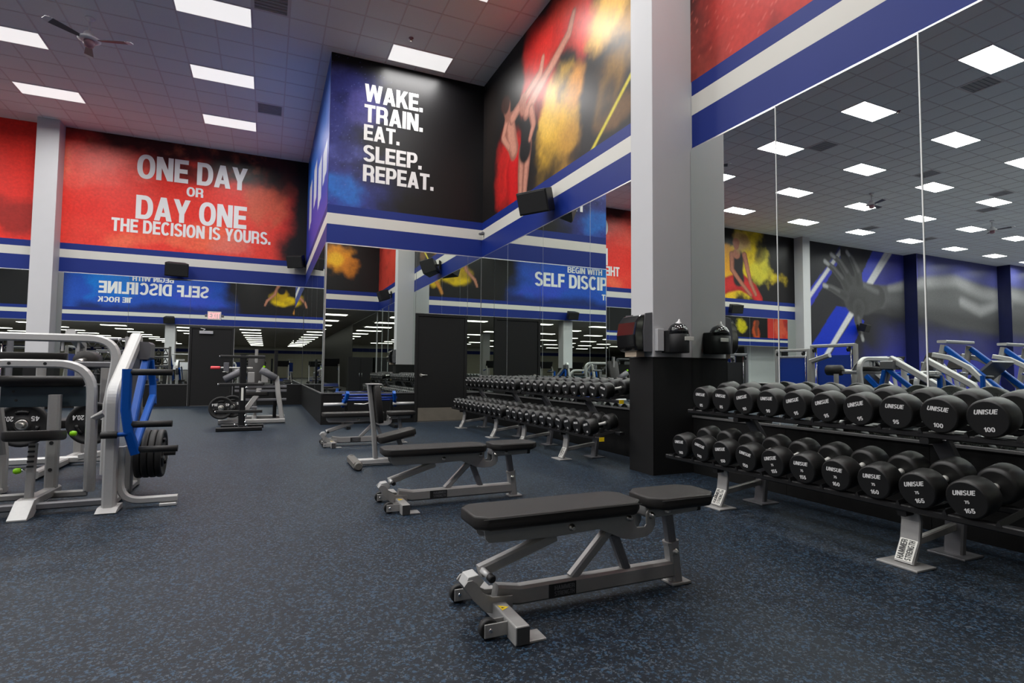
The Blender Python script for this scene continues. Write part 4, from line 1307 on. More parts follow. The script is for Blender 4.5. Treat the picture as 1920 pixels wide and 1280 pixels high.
# ------------------------------------------------------------------ adjustable flat benches
def make_bench(loc, label, group):
    t = thing('adjustable_bench', label, 'bench', loc, 0, group)
    X0 = 0.95

    def px(pts): return [(x - X0, z) for x, z in pts]
    bp_ = rounded_pad(0.805 - X0, 1.640 - X0, -0.135, 0.135, 0.393, 0.455, 0.022, 0.05).build('back_pad', M_PAD, t)
    sp_ = rounded_pad(1.695 - X0, 2.095 - X0, -0.135, 0.135, 0.397, 0.457, 0.022, 0.06).build('seat_pad', M_PAD, t)
    for pad, a, b in ((bp_, 0.83, 1.615), (sp_, 1.735, 2.055)):
        s_ = MB()
        zz = 0.446
        s_.tube([(a - X0, -0.1355, zz), (b - X0, -0.1355, zz)], 0.0022, 6)
        s_.tube([(a - X0, 0.1355, zz), (b - X0, 0.1355, zz)], 0.0022, 6)
        s_.build('stitching', M_SEAM, pad)
    outline = px([(0.860, 0.393), (0.868, 0.345), (0.882, 0.329), (0.91, 0.326), (1.21, 0.320), (1.43, 0.329), (1.50, 0.300), (1.56, 0.272), (1.62, 0.262), (1.70, 0.267), (1.735, 0.285), (1.752, 0.315),
                   (1.752, 0.372), (1.735, 0.392), (1.71, 0.392), (1.700, 0.372), (1.700, 0.325), (1.690, 0.314), (1.645, 0.316), (1.634, 0.33), (1.632, 0.393)])
    for y0, y1 in ((-0.058, -0.050), (0.050, 0.058)):
        MB().prism(outline, 1, y0, y1).build('side_plate', M_SILVER, t, bevel=0.002)
    MB().box(0.865 - X0, 1.625 - X0, -0.050, 0.050, 0.372, 0.393).build('pad_tray', M_DKSILVER, t)
    MB().cyl((1.60 - X0, -0.05, 0.355), (1.60 - X0, 0.05, 0.355), 0.013, 10).build('hinge_pin', M_STEEL, t)
    MB().prism(px([(1.700, 0.399), (1.705, 0.36), (1.725, 0.346), (2.018, 0.356), (2.026, 0.366), (2.028, 0.413), (1.70, 0.413)]), 1, -0.050, 0.050).build('seat_frame', M_SILVER, t, bevel=0.006)
    MB().box(2.026 - X0, 2.062 - X0, -0.035, 0.035, 0.352, 0.400).build('end_bumper', M_RUBBER, t, bevel=0.008)
    MB().sqpath([(1.225 - X0, 0, 0.310), (0.862 - X0, 0, 0.196)], 0.052, 0.050).build('support_strut', M_SILVER, t)
    MB().sqpath([(0.935 - X0, 0, 0.094), (1.045 - X0, 0, 0.074), (1.890 - X0, 0, 0.076)], 0.062, 0.080).build('lower_rail', M_SILVER, t)
    pl_ = MB().box(1.185 - X0, 1.324 - X0, -0.0345, -0.0308, 0.044, 0.104).build('name_plate', M_INK, t)
    lettering('HAMMER', 1.212 - X0, 1.315 - X0, 0.076, 0.096, (0, -0.0352, 0), (1, 0, 0), (0, 0, 1), M_DKSILVER, pl_)
    lettering('STRENGTH', 1.212 - X0, 1.315 - X0, 0.051, 0.071, (0, -0.0352, 0), (1, 0, 0), (0, 0, 1), M_DKSILVER, pl_)
    MB().sqpath([(1.318 - X0, 0, 0.108), (1.515 - X0, 0, 0.300)], 0.044, 0.044).build('front_brace', M_SILVER, t)
    MB().sqpath([(1.618 - X0, 0, 0.108), (1.545 - X0, 0, 0.285)], 0.044, 0.044).build('rear_brace', M_DKSILVER, t)
    MB().sqpath([(1.917 - X0, 0, 0.010), (1.893 - X0, 0, 0.205)], 0.064, 0.062).build('rear_post', M_SILVER, t)
    MB().sqpath([(1.893 - X0, 0, 0.200), (1.868 - X0, 0, 0.362)], 0.050, 0.046).build('rear_post_upper', M_DKSILVER, t)
    MB().sqpath([(1.894 - X0, 0, 0.196), (1.891 - X0, 0, 0.212)], 0.070, 0.070).build('post_collar', M_SILVER, t)
    MB().box(1.868 - X0, 1.985 - X0, -0.045, 0.045, 0.0, 0.014).build('rear_foot', M_SILVER, t, bevel=0.004)
    MB().box(0.905 - X0, 0.965 - X0, -0.295, 0.295, 0.004, 0.074).build('front_tube', M_SILVER, t, bevel=0.006)
    for sg in (-1, 1):
        MB().box(0.908 - X0, 0.962 - X0, min(sg * 0.296, sg * 0.300), max(sg * 0.296, sg * 0.300), 0.007, 0.071).build('end_cap', M_CAP, t)
        y0, y1 = sorted((sg * 0.292, sg * 0.205))
        MB().box(0.905 - X0, 1.040 - X0, y0, y1, 0.0, 0.011).build('foot_plate', M_SILVER, t, bevel=0.003)
        MB().prism(px([(0.776, 0.158), (0.792, 0.178), (0.815, 0.180), (0.835, 0.165), (0.862, 0.122), (0.905, 0.098), (1.0, 0.092), (1.0, 0.045), (0.91, 0.03), (0.875, 0.04), (0.82, 0.095)]),
                   1, sg * 0.052, sg * 0.042).build('pivot_plate', M_SILVER, t, bevel=0.002)
        yw = sg * 0.19
        MB().lathe([(0, 0.034), (0.004, 0.040), (0.026, 0.040), (0.03, 0.034)], (0.832 - X0, yw - 0.015, 0.040), (0, 1, 0), 24).build('wheel', M_RUBBER, t)
        for s2 in (-1, 1):
            y0, y1 = sorted((yw + s2 * 0.018, yw + s2 * 0.024))
            MB().box(0.808 - X0, 0.91 - X0, y0, y1, 0.012, 0.066).build('wheel_bracket', M_SILVER, t, bevel=0.004)
        MB().cyl((0.832 - X0, yw - 0.029, 0.040), (0.832 - X0, yw + 0.029, 0.040), 0.007, 10).build('axle', M_CHROME, t)
    rk = MB()
    rk.prism(px([(0.782, 0.152), (0.80, 0.19), (0.845, 0.196), (0.872, 0.165), (0.83, 0.118)]), 1, -0.040, 0.040)
    rk.build('notch_block', M_SILVERL, t, bevel=0.003)
    k = MB()
    k.cyl((0.870 - X0, -0.02, 0.206), (0.876 - X0, -0.085, 0.200), 0.0135, 14)
    kk = k.build('pull_pin', M_SILVERL, t)
    MB().lathe([(0, 0.013), (0.006, 0.017), (0.03, 0.017), (0.036, 0.012)], (0.876 - X0, -0.084, 0.2), (0.09, -1, -0.08), 14).build('pin_knob', M_MBLK, kk)
    for x, z in ((1.286, 0.354), (1.598, 0.366), (1.728, 0.366), (1.828, 0.376), (1.893, 0.165)):
        MB().lathe([(0, 0.016), (0.006, 0.016), (0.007, 0.010), (0.02, 0.010), (0.024, 0.006)], (x - X0, -0.058 if x < 1.75 else (-0.05 if x < 1.85 else -0.032), z), (0, -1, 0), 10).build('bolt', M_STEEL, t)
    MB().add([(0.916 - X0, -0.135, 0.0748), (0.954 - X0, -0.112, 0.0748), (0.916 - X0, -0.082, 0.0748)], [(0, 1, 2)]).build('warning_label', M_YEL, t)
    MB().add([(0.922 - X0, -0.116, 0.0752), (0.936 - X0, -0.112, 0.0752), (0.922 - X0, -0.104, 0.0752)], [(0, 1, 2)]).build('warning_mark', M_INK, t)
    return t


bench = make_bench((0.95, 2.29, 0), 'nearest black padded flat bench on a silver wheeled frame', 'flat benches in a row')
dup(bench, (0.975, 4.365, 0), label='black padded flat bench directly behind the nearest one')
dup(bench, (0.86, 8.09, 0), label='black padded flat bench farthest back, behind the upright chair bench')

# upright bench with a short back
ub = thing('upright_bench', 'low upright bench with short black back and tilted black seat', 'bench', (1.1, 6.3, 0))
MB().sqpath([(0.03, 0, 0.05), (0.005, 0, 0.40), (-0.055, 0, 0.90)], 0.06, 0.05).build('back_post', M_SILVER, ub)
b = rounded_pad(-0.215, 0.215, -0.13, 0.13, 0, 0.07, 0.02, 0.03)
R_ = Matrix.Rotation(PI / 2 - 0.12, 3, 'Y')
b.v = [tuple(R_ @ Vector(p) + Vector((0.0, 0, 0.675))) for p in b.v]
b.build('back_pad', M_PAD, ub)
MB().box(-0.08, 0.07, -0.11, 0.11, 0.888, 0.900).build('back_top_plate', M_SILVER, ub, bevel=0.004)
b = rounded_pad(-0.21, 0.21, -0.14, 0.14, 0, 0.075, 0.02, 0.04)
R_ = Matrix.Rotation(-0.22, 3, 'Y')
b.v = [tuple(R_ @ Vector(p) + Vector((0.26, 0, 0.285))) for p in b.v]
b.build('seat_pad', M_PAD, ub)
MB().sqpath([(0.10, 0, 0.255), (0.46, 0, 0.325)], 0.06, 0.045).build('seat_frame', M_DKSILVER, ub)
MB().sqpath([(0.28, 0, 0.28), (0.36, 0, 0.06)], 0.05, 0.05).build('seat_strut', M_DKSILVER, ub)
MB().sqpath([(-0.19, 0, 0.045), (0.62, 0, 0.045)], 0.075, 0.065).build('base_tube', M_SILVERL, ub)
MB().sqpath([(-0.195, -0.27, 0.045), (-0.195, 0.27, 0.045)], 0.09, 0.075, side=(1, 0, 0)).build('rear_foot', M_TAUPE, ub)
MB().sqpath([(0.60, -0.24, 0.045), (0.60, 0.24, 0.045)], 0.08, 0.075, side=(1, 0, 0)).build('front_foot', M_SILVER, ub)
for sy in (-1, 1):
    MB().lathe([(0, 0.044), (0.06, 0.044), (0.075, 0.034)], (-0.195, sy * 0.235, 0.045), (0, sy, 0), 16).build('rubber_end', M_TAUPE, ub)


# ------------------------------------------------------------------ dumbbells and racks
FACE = {}


def dumbbell_parts(R, L, hl, num, kg):
    key = (R, num)
    if key in FACE:
        return FACE[key]
    t = thing('dumbbell', '', 'dumbbell')
    for sg in (-1, 1):
        h = MB().lathe([(0, R * 0.90), (0.004, R * 0.955), (0.012, R), (hl - 0.022, R), (hl - 0.006, R * 0.93), (hl, R * 0.80)], (sg * L / 2, 0, 0), (-sg, 0, 0), 32).build('head', M_URETH, t)
        e_ = (0, -sg * -1.0, 0)
        x = sg * (L / 2 + 0.0012)
        eu = (0, -1, 0) if sg < 0 else (0, 1, 0)
        lettering('UNISUE', -R * 0.55, R * 0.55, R * 0.25, R * 0.50, (x, 0, 0), eu, (0, 0, 1), M_TEXT, h, shear=0.28)
        w = R * (0.17 if len(num) < 3 else 0.24)
        lettering(num, -w, w, -R * 0.66, -R * 0.42, (x, 0, 0), eu, (0, 0, 1), M_TEXT, h)
        if kg:
            lettering(kg, -R * 0.11, R * 0.11, -R * 0.18, -R * 0.02, (x, 0, 0), eu, (0, 0, 1), M_TEXT, h)
    MB().lathe([(0, 0.020), (0.02, 0.016), (L - 2 * hl - 0.02, 0.016), (L - 2 * hl, 0.020)], (-L / 2 + hl, 0, 0), (1, 0, 0), 16).build('handle', M_KNURL, t)
    FACE[key] = [t, False]
    return FACE[key]


def place_dumbbell(x, y, z, R, L, hl, num, kg, label, group, tilt=0.14):
    e = dumbbell_parts(R, L, hl, num, kg)
    roll = rng.uniform(-0.25, 0.25)
    if not e[1]:
        e[1] = True
        t = e[0]
        t.location = (x, y, z)
    else:
        t = dup(e[0], (x, y, z))
    t.rotation_mode = 'XYZ'
    t.rotation_euler = (roll, -tilt, 0)
    t['label'] = label
    t['group'] = group
    return t


def rack(y0, y1, stations, label, zu, zl, pitch_u, pitch_l, n, uy, ly, R):
    """two-tier rack along y; dumbbell axis across it"""
    ym = (y0 + y1) / 2
    t = thing('dumbbell_rack', label, 'rack', (3.5, ym, 0))
    o = Vector((3.5, ym, 0))

    def L_(x, y, z): return (x - o.x, y - o.y, z)
    for s in stations:
        MB().sqpath([L_(3.275, s, 0.012), L_(3.335, s, 0.13), L_(3.35, s, 0.24), L_(3.335, s, zl - 0.13)], 0.105, 0.028).build('front_leg', M_SILVER, t)
        MB().box(*[v for p in zip(L_(3.20, s - 0.11, 0), L_(3.37, s + 0.11, 0.012)) for v in p]).build('front_foot', M_SILVER, t, bevel=0.003)
        rp = MB()
        rp.sqpath([L_(3.74, s, 0.0), L_(3.78, s, 0.30), L_(3.80, s, 0.47), L_(3.63, s, zu - R - 0.035)], 0.10, 0.05)
        rp.build('rear_post', M_DKSILVER, t)
        MB().box(*[v for p in zip(L_(3.65, s - 0.10, 0), L_(3.84, s + 0.10, 0.012)) for v in p]).build('rear_foot', M_DKSILVER, t, bevel=0.003)
        MB().sqpath([L_(3.35, s, 0.115), L_(3.745, s, 0.165)], 0.035, 0.045).build('cross_strut', M_SILVER, t)
        MB().sqpath([L_(3.26, s, zl - R - 0.05), L_(3.80, s, zl - R - 0.03)], 0.05, 0.035).build('lower_arm', M_BLKM, t)
        MB().sqpath([L_(3.48, s, zu - R - 0.05), L_(3.84, s, zu - R - 0.05)], 0.05, 0.035).build('upper_arm', M_BLKM, t)
        # label on the foot of the front leg, text reading upwards
        a, b = Vector(L_(3.275, s, 0.020)), Vector(L_(3.335, s, 0.13))
        up = (b - a).normalized()
        nrm = Vector((-up.z, 0, up.x))
        sd = Vector((0, -1, 0))
        lb = MB()
        c0 = a + nrm * 0.0150
        lb.add([c0 + sd * 0.046, c0 - sd * 0.046, c0 - sd * 0.046 + up * 0.125, c0 + sd * 0.046 + up * 0.125], [(0, 1, 2, 3)])
        lo_ = lb.build('name_label', M_LBLW, t)
        c1 = c0 + nrm * 0.001
        lettering('HAMMER', 0.006, 0.119, 0.004, 0.038, tuple(c1), tuple(up), tuple(-sd), M_INK, lo_)
        lettering('STRENGTH', 0.006, 0.119, -0.036, -0.004, tuple(c1), tuple(up), tuple(-sd), M_INK, lo_)
    for z, xs, tl in ((zu, (3.52, 3.78), 0.14), (zl, (3.27, 3.53), 0.175)):
        for x in xs:
            dz = tl * (x - xs[0] + 0.06)
            MB().sqpath([L_(x, y0, z - R - 0.026 + dz), L_(x, y1, z - R - 0.026 + dz)], 0.06, 0.034, side=(1, 0, 0)).build('rail', M_BLKM, t)
    for (z, x, p, st, tl) in ((zu, 3.455, pitch_u, uy, 0.14), (zl, 3.205, pitch_l, ly, 0.175)):
        for k in range(n + 1):
            yy = st + p * (k - 0.5)
            sd_ = MB().prism([(yy - o.y - 0.014, z - R - 0.008), (yy - o.y + 0.014, z - R - 0.008), (yy - o.y + 0.003, z - R * 0.80), (yy - o.y - 0.003, z - R * 0.80)], 0, x - o.x + 0.03, x - o.x + 0.36)
            sd_.v = [(a_, b_, c_ + tl * (a_ - x + o.x - 0.03)) for a_, b_, c_ in sd_.v]
            sd_.build('saddle', M_BLKM, t)
    for z, x in ((zu, 3.52), (zl, 3.27)) if y0 < 6 else ():
        MB().box(*[v for p in zip(L_(x - 0.030, y0 - 0.003, z - R - 0.040), L_(x + 0.030, y0 + 0.001, z - R + 0.002)) for v in p]).build('end_sticker', M_YEL, t)
    return t


R1 = 0.100
rack(1.42, 3.98, (3.41, 2.0), 'near two-tier dumbbell rack along the mirror, right of the white column', 0.827, 0.437, 0.2335, 0.2335, 10, 1.675, 1.655, R1)
NU = ['100', '100', '95', '95', '95', '95', '90', '90', '85', '85']
NL = ['165', '165', '160', '160', '155', '155', '150', '150', '140', '140']
for k in range(10):
    place_dumbbell(3.455 + 0.20, 1.675 + 0.2335 * k, 0.856, R1 + 0.002, 0.40, 0.135, NU[k], None,
                   'black dumbbell marked %s, %s from the column on the near rack\'s upper tier' % (NU[k], ORD[9 - k]), 'dumbbells on the near upper tier')
    place_dumbbell(3.205 + 0.20, 1.655 + 0.2335 * k, 0.470, R1 - 0.002, 0.40, 0.135, NL[k], '75' if k < 6 else None,
                   'black dumbbell marked %s, %s from the column on the near rack\'s lower tier' % (NL[k], ORD[9 - k]), 'dumbbells on the near lower tier', 0.175)
R2 = 0.088
P2 = 0.2155
rack(7.62, 10.2, (8.2, 9.75), 'far two-tier dumbbell rack between the bay door and the middle rack', 0.838, 0.445, P2, P2, 11, 7.81, 7.75, R2)
rack(5.05, 7.58, (5.95, 7.15), 'middle two-tier dumbbell rack just beyond the white column', 0.838, 0.445, P2, P2, 11, 5.32, 5.26, R2)
for k in range(22):
    seg = 'middle' if k < 11 else 'far'
    idx = k % 11
    yu = (5.32 + P2 * idx) if k < 11 else (7.81 + P2 * idx)
    yl = (5.26 + P2 * idx) if k < 11 else (7.75 + P2 * idx)
    num = str(80 - 5 * (k // 2)) if k < 22 else '25'
    place_dumbbell(3.455 + 0.185, yu, 0.865, R2, 0.37, 0.12, num, None, 'small looking black dumbbell, %s from the %s end of the %s rack\'s upper tier' % (ORD[idx], 'column', seg), 'dumbbells on the racks beyond the column')
    place_dumbbell(3.205 + 0.185, yl, 0.478, R2, 0.37, 0.12, num, None, 'small looking black dumbbell, %s from the %s end of the %s rack\'s lower tier' % (ORD[idx], 'column', seg), 'dumbbells on the racks beyond the column', 0.175)

# ------------------------------------------------------------------ weight plates
def plate(loc, axis, r, label, group=None, text=False, th=0.045, flip=False):
    """grooved cast plate; axis 'x' or 'y', loc is the centre of its outer face side"""
    t = thing('weight_plate', label, 'weight plate', loc, 0 if axis == 'x' else -PI / 2, group)
    h = th / 2
    prof = [(-h, 0.052), (-h, r * 0.30), (-h * 0.55, r * 0.33), (-h * 0.55, r * 0.80), (-h, r * 0.84), (-h, r * 0.97), (-h * 0.6, r), (h * 0.6, r), (h, r * 0.97), (h, r * 0.84), (h * 0.55, r * 0.80), (h * 0.55, r * 0.33), (h, r * 0.30), (h, 0.052)]
    mb = MB().lathe(prof, (0, 0, 0), (1, 0, 0), 36, ring=True)
    mb.build('disc', M_RUBBER, t)
    MB().lathe([(-h + 0.001, 0.0265), (-h + 0.001, 0.052), (h - 0.001, 0.052), (h - 0.001, 0.0265)], (0, 0, 0), (1, 0, 0), 18, ring=True).build('hub', M_STEEL, t)
    for k in range(3):
        a = PI / 2 + 2 * PI * k / 3
        g = MB()
        arc = [(h * 0.6, r * 0.58 * math.cos(a + d), r * 0.58 * math.sin(a + d)) for d in (-0.42, -0.2, 0, 0.2, 0.42)]
        g.tube(arc, r * 0.085, 8)
        g.build('grip_bar', M_BLKM, t)
    if text:
        # printed face looks along local +x (world -y after the turn); text stands on its head, as it does in the photo
        x = h * 0.55 + 0.006
        for s, c in (('45', -0.50), ('20.4', 0.50)):
            w = 0.15 if s == '45' else 0.22
            lettering(s, -w * r, w * r, -0.055 * r * 2, 0.055 * r * 2, (x + 0.012, c * r * -1.0, 0.28 * r), (0, -1, 0), (0, 0, -1), M_TEXT, t)
    return t


# ------------------------------------------------------------------ plate-loaded row machine, left foreground
XC = -1.53
rm = thing('lever_row_machine', 'silver plate-loaded row machine with blue lever arms and black seat', 'machine', (XC, 5.4, 0))


def rl(p, sx=1): return (sx * (p[0] - XC), p[1] - 5.4, p[2])


for sx in (1, -1):
    MB().sqpath([rl(p, sx) for p in bend([(-1.035, 5.0, 0.01), (-1.035, 4.975, 0.86), (-1.035, 5.70, 1.31)], 0.16)], 0.082, 0.10, side=(1, 0, 0)).build('upright', M_SILVERL, rm)
    f = MB()
    a = [rl(p, sx) for p in ((-1.10, 4.89, 0), (-0.97, 5.10, 0))]
    f.prism([(-0.51, 0.0), (-0.515, 0.008), (-0.44, 0.035), (-0.30, 0.035), (-0.30, 0.0)], 0, min(a[0][0], a[1][0]), max(a[0][0], a[1][0]))
    f.build('foot_plate', M_SILVERL, rm, bevel=0.003)
    MB().sqpath([rl(p, sx) for p in [(-0.965, 5.60, 1.20), (-0.965, 5.80, 1.20)]], 0.10, 0.15, side=(1, 0, 0)).build('pivot_housing', M_DKSILVER, rm)
    ar = MB()
    ar.sqpath([rl(p, sx) for p in [(-0.945, 4.93, 1.045), (-0.945, 4.93, 0.74), (-0.92, 4.93, 0.58), (-0.875, 4.95, 0.415)]], 0.062, 0.055, side=(1, 0, 0))
    ar.sqpath([rl(p, sx) for p in [(-0.955, 5.72, 1.17), (-0.955, 5.60, 1.05), (-0.92, 4.98, 0.56)]], 0.050, 0.075, side=(1, 0, 0))
    ar.sqpath([rl(p, sx) for p in [(-0.935, 5.74, 1.12), (-0.915, 5.78, 0.90), (-0.90, 5.72, 0.74)]], 0.05, 0.06, side=(1, 0, 0))
    ar.sqpath([rl(p, sx) for p in [(-0.905, 5.72, 0.80), (-0.895, 4.98, 0.44)]], 0.05, 0.055, side=(1, 0, 0))
    arm = ar.build('lever_arm', M_BLUEM, rm)
    for x0, x1, y, z in ((-0.945, -0.655, 4.93, 1.022), (-0.915, -0.645, 4.93, 0.635), (-0.875, -0.605, 4.95, 0.445)):
        MB().cyl(rl((x0, y, z), sx), rl((x1, y, z), sx), 0.0245, 18).build('weight_horn', M_RUBBER, arm)
    MB().cyl(rl((-1.005, 4.90, 0.565), sx), rl((-0.92, 4.92, 0.565), sx), 0.016, 12).build('grip_stub', M_BLUEM, arm)
    MB().lathe([(0, 0.022), (0.004, 0.026), (0.098, 0.026), (0.102, 0.022)], rl((-1.085, 4.90, 0.565), sx), (sx, 0, 0), 16).build('hand_grip', M_RUBBER, arm)
    MB().sqpath([rl(p, sx) for p in bend([(-0.985, 5.05, 0.46), (-0.985, 5.05, 0.052), (-0.605, 5.05, 0.052)], 0.15)], 0.05, 0.05, side=(0, 1, 0)).build('stabiliser', M_SILVERL, rm)
    MB().sqpath([rl((-0.72, 5.05, 0.012), sx), rl((-0.61, 5.05, 0.012), sx)], 0.08, 0.024, side=(0, 1, 0)).build('stabiliser_foot', M_SILVERL, rm)
    MB().sqpath([rl(p, sx) for p in [(-1.06, 5.98, 0.01), (-1.06, 5.98, 0.33), (-1.03, 5.70, 1.25)]], 0.085, 0.085, side=(1, 0, 0)).build('rear_post', M_SILVER, rm)
    MB().sqpath([rl(p, sx) for p in [(-1.06, 6.05, 0.03), (-1.06, 5.4, 0.03), (-1.04, 5.02, 0.05)]], 0.07, 0.05, side=(1, 0, 0)).build('side_rail', M_SILVER, rm)
    MB().cyl(rl((-1.02, 5.60, 0.33), sx), rl((-0.70, 5.60, 0.33), sx), 0.0245, 16).build('storage_horn', M_RUBBER, rm)
    MB().sqpath([rl(p, sx) for p in [(-1.04, 5.60, 0.02), (-1.04, 5.60, 0.40)]], 0.07, 0.07, side=(1, 0, 0)).build('storage_post', M_SILVER, rm)
MB().sqpath([rl((-1.03, 5.06, 0.06)), rl((-1.03, 5.06, 0.06), -1)], 0.05, 0.05, side=(0, 1, 0)).build('cross_bar', M_DKSILVER, rm)
MB().prism([(-0.53, 0.0), (-0.53, 0.012), (-0.40, 0.115), (-0.30, 0.118), (-0.30, 0.06), (-0.40, 0.0)], 0, -0.055, 0.055).build('seat_foot', M_SILVERL, rm, bevel=0.003)
MB().sqpath([rl((XC, 5.05, 0.085)), rl((XC, 5.62, 0.075))], 0.085, 0.07, side=(1, 0, 0)).build('seat_base', M_SILVER, rm)
sp_ = MB().sqpath([rl((XC - 0.005, 5.09, 0.10)), rl((XC - 0.005, 5.13, 0.50))], 0.048, 0.05, side=(1, 0, 0)).build('seat_post', M_SILVER, rm)
for k in range(5):
    MB().box(-0.02, 0.02, -0.3375 + 0.004 * k, -0.331 + 0.004 * k, 0.335 + 0.035 * k, 0.349 + 0.035 * k).build('adjust_slot', M_INK, sp_)
kn = MB().cyl((-0.02, -0.30, 0.315), (-0.075, -0.31, 0.312), 0.009, 10).build('adjust_pin', M_CHROME, rm)
MB().lathe([(0, 0.012), (0.006, 0.019), (0.03, 0.022), (0.045, 0.014)], (-0.055, -0.308, 0.313), (-1, -0.12, -0.05), 16).build('adjust_knob', M_LIME, kn)
b = rounded_pad(-0.14, 0.14, -0.46, -0.05, 0.0, 0.075, 0.022, 0.035)
b.v = [tuple(Vector((p[0], p[1], p[2] + 0.535 - 0.10 * (p[1] + 0.46)))) for p in b.v]
b.build('seat_pad', M_PAD, rm)
MB().sqpath([rl((-1.53, 5.52, 0.09)), rl((-1.53, 5.52, 0.835))], 0.078, 0.078, side=(1, 0, 0)).build('chest_post', M_SILVER, rm)
for z in (0.25, 0.46):
    MB().cyl(rl((-1.53, 5.478, z)), rl((-1.53, 5.4805, z)), 0.014, 12).build('bolt_hole', M_INK, rm)
MB().box(*[v for p in zip(rl((-1.90, 5.60, 0.735)), rl((-1.355, 5.63, 0.90))) for v in p]).build('chest_board', M_SLATE, rm, bevel=0.004)
for x, z in ((-1.82, 0.86), (-1.80, 0.79)):
    MB().cyl(rl((x, 5.597, z)), rl((x, 5.601, z)), 0.010, 10).build('board_bolt', M_INK, rm)
rp = MB().lathe([(0, 0.030), (0.012, 0.043), (0.54, 0.043), (0.552, 0.030)], rl((-1.905, 5.57, 0.94)), (1, 0, 0), 20)
rp.build('chest_roll', M_PAD, rm)
MB().sqpath([rl(p) for p in bend([(-2.06, 5.46, 0.10), (-2.06, 5.46, 1.08), (-1.28, 5.46, 1.08), (-1.27, 5.46, 0.08)], 0.24)], 0.066, 0.066, side=(0, 1, 0)).build('handle_hoop', M_SILVERL, rm)
for x in (-1.80, -1.58):
    MB().cyl(rl((x, 5.426, 1.08)), rl((x, 5.4285, 1.08)), 0.012, 12).build('hoop_bolt', M_INK, rm)
MB().sqpath([rl((-1.28, 5.46, 0.06)), rl((-2.06, 5.46, 0.06))], 0.05, 0.05, side=(0, 1, 0)).build('hoop_base', M_SILVER, rm)
MB().sqpath([rl((-1.22, 5.30, 0.10)), rl((-1.22, 5.30, 0.66)), rl((-1.15, 5.28, 0.70))], 0.05, 0.05, side=(1, 0, 0)).build('inner_post', M_SILVER, rm)
MB().lathe([(0, 0.012), (0.008, 0.020), (0.03, 0.022), (0.045, 0.014)], rl((-1.36, 5.44, 0.53)), (-1, 0, 0.1), 14).build('hoop_knob', M_LIME, rm)
for k, x in enumerate((-0.955, -0.905, -0.855, -0.805)):
    plate((x, 5.60, 0.33 - 0.001), 'x', 0.20, 'black rubber plate stored low on the row machine, %s from the machine' % ORD[k], 'plates stored on the row machine')

# ------------------------------------------------------------------ plate machine behind it
pm = thing('plate_press_machine', 'silver hoop-framed plate machine behind the row machine', 'machine', (-1.9, 7.0, 0))


def pl2(x, y, z): return (x + 1.9, y - 7.0, z)


MB().sqpath([pl2(*p) for p in bend([(-2.62, 6.4, 0.05), (-2.60, 6.4, 1.325), (-1.295, 6.4, 1.325), (-1.37, 6.4, 0.70), (-1.37, 6.4, 0.05)], 0.22)], 0.075, 0.075, side=(0, 1, 0)).build('hoop_frame', M_SILVERL, pm)
for x in (-1.74, -1.62):
    MB().sqpath([pl2(x, 6.4, 1.30), pl2(x, 6.4, 1.20)], 0.02, 0.02, side=(0, 1, 0)).build('drop_bar', M_SILVERL, pm)
rounded_pad(-0.40, 0.13, -0.40, -0.30, 1.10, 1.19, 0.03, 0.02).build('brace_pad', M_PAD, pm)
MB().sqpath([pl2(-2.45, 6.75, 1.08), pl2(-1.4, 6.75, 1.08)], 0.06, 0.06, side=(0, 1, 0)).build('pad_bar', M_DKSILVER, pm)
MB().sqpath([pl2(-2.62, 7.45, 0.06), pl2(-1.0, 7.45, 0.06)], 0.08, 0.07, side=(0, 1, 0)).build('base_rail', M_SILVERL, pm)
MB().sqpath([pl2(-1.95, 6.55, 0.05), pl2(-1.95, 8.2, 0.05)], 0.08, 0.07, side=(1, 0, 0)).build('spine_rail', M_SILVER, pm)
MB().sqpath([pl2(-1.95, 7.9, 0.05), pl2(-1.95, 7.8, 1.3), pl2(-1.95, 7.4, 1.42)], 0.09, 0.09, side=(1, 0, 0)).build('mast', M_SILVER, pm)
MB().sqpath([pl2(-1.62, 6.55, 0.20), pl2(-1.50, 6.58, 0.215), pl2(-1.28, 6.65, 0.22), pl2(-1.1, 6.9, 0.06)], 0.05, 0.06, side=(0, 1, 0)).build('foot_bow', M_SILVERL, pm)
b = rounded_pad(-0.16, 0.16, -0.2, 0.16, 0.45, 0.53, 0.02, 0.03).build('seat_pad', M_PAD, pm)
MB().sqpath([pl2(-1.95, 7.0, 0.06), pl2(-1.95, 7.0, 0.45)], 0.07, 0.07, side=(1, 0, 0)).build('seat_post', M_SILVER, pm)
for x in (-2.06, -1.53):
    MB().sqpath([pl2(x, 6.98, 0.515), pl2(x, 6.98, 1.05)], 0.07, 0.07, side=(1, 0, 0)).build('arm', M_SILVER, pm)
    MB().cyl(pl2(x, 6.98, 0.515), pl2(x, 6.50, 0.515), 0.0245, 14).build('weight_horn', M_STEEL, pm)
MB().lathe([(0, 0.03), (0.01, 0.10), (0.28, 0.10), (0.29, 0.03)], pl2(-1.72, 7.0, 1.12), (0, 1, 0), 20).build('foam_roller', M_PAD, pm)
MB().cyl(pl2(-1.72, 6.8, 1.10), pl2(-1.72, 7.0, 1.12), 0.03, 12).build('roller_axle', M_STEEL, pm)
plate((-2.06, 6.58, 0.515), 'y', 0.205, 'black plate marked 45 hanging left behind the row machine seat', 'plates facing the camera', True)
plate((-1.53, 6.58, 0.515), 'y', 0.205, 'black plate marked 45 hanging behind the silver hoop, right of the seat', 'plates facing the camera', True)

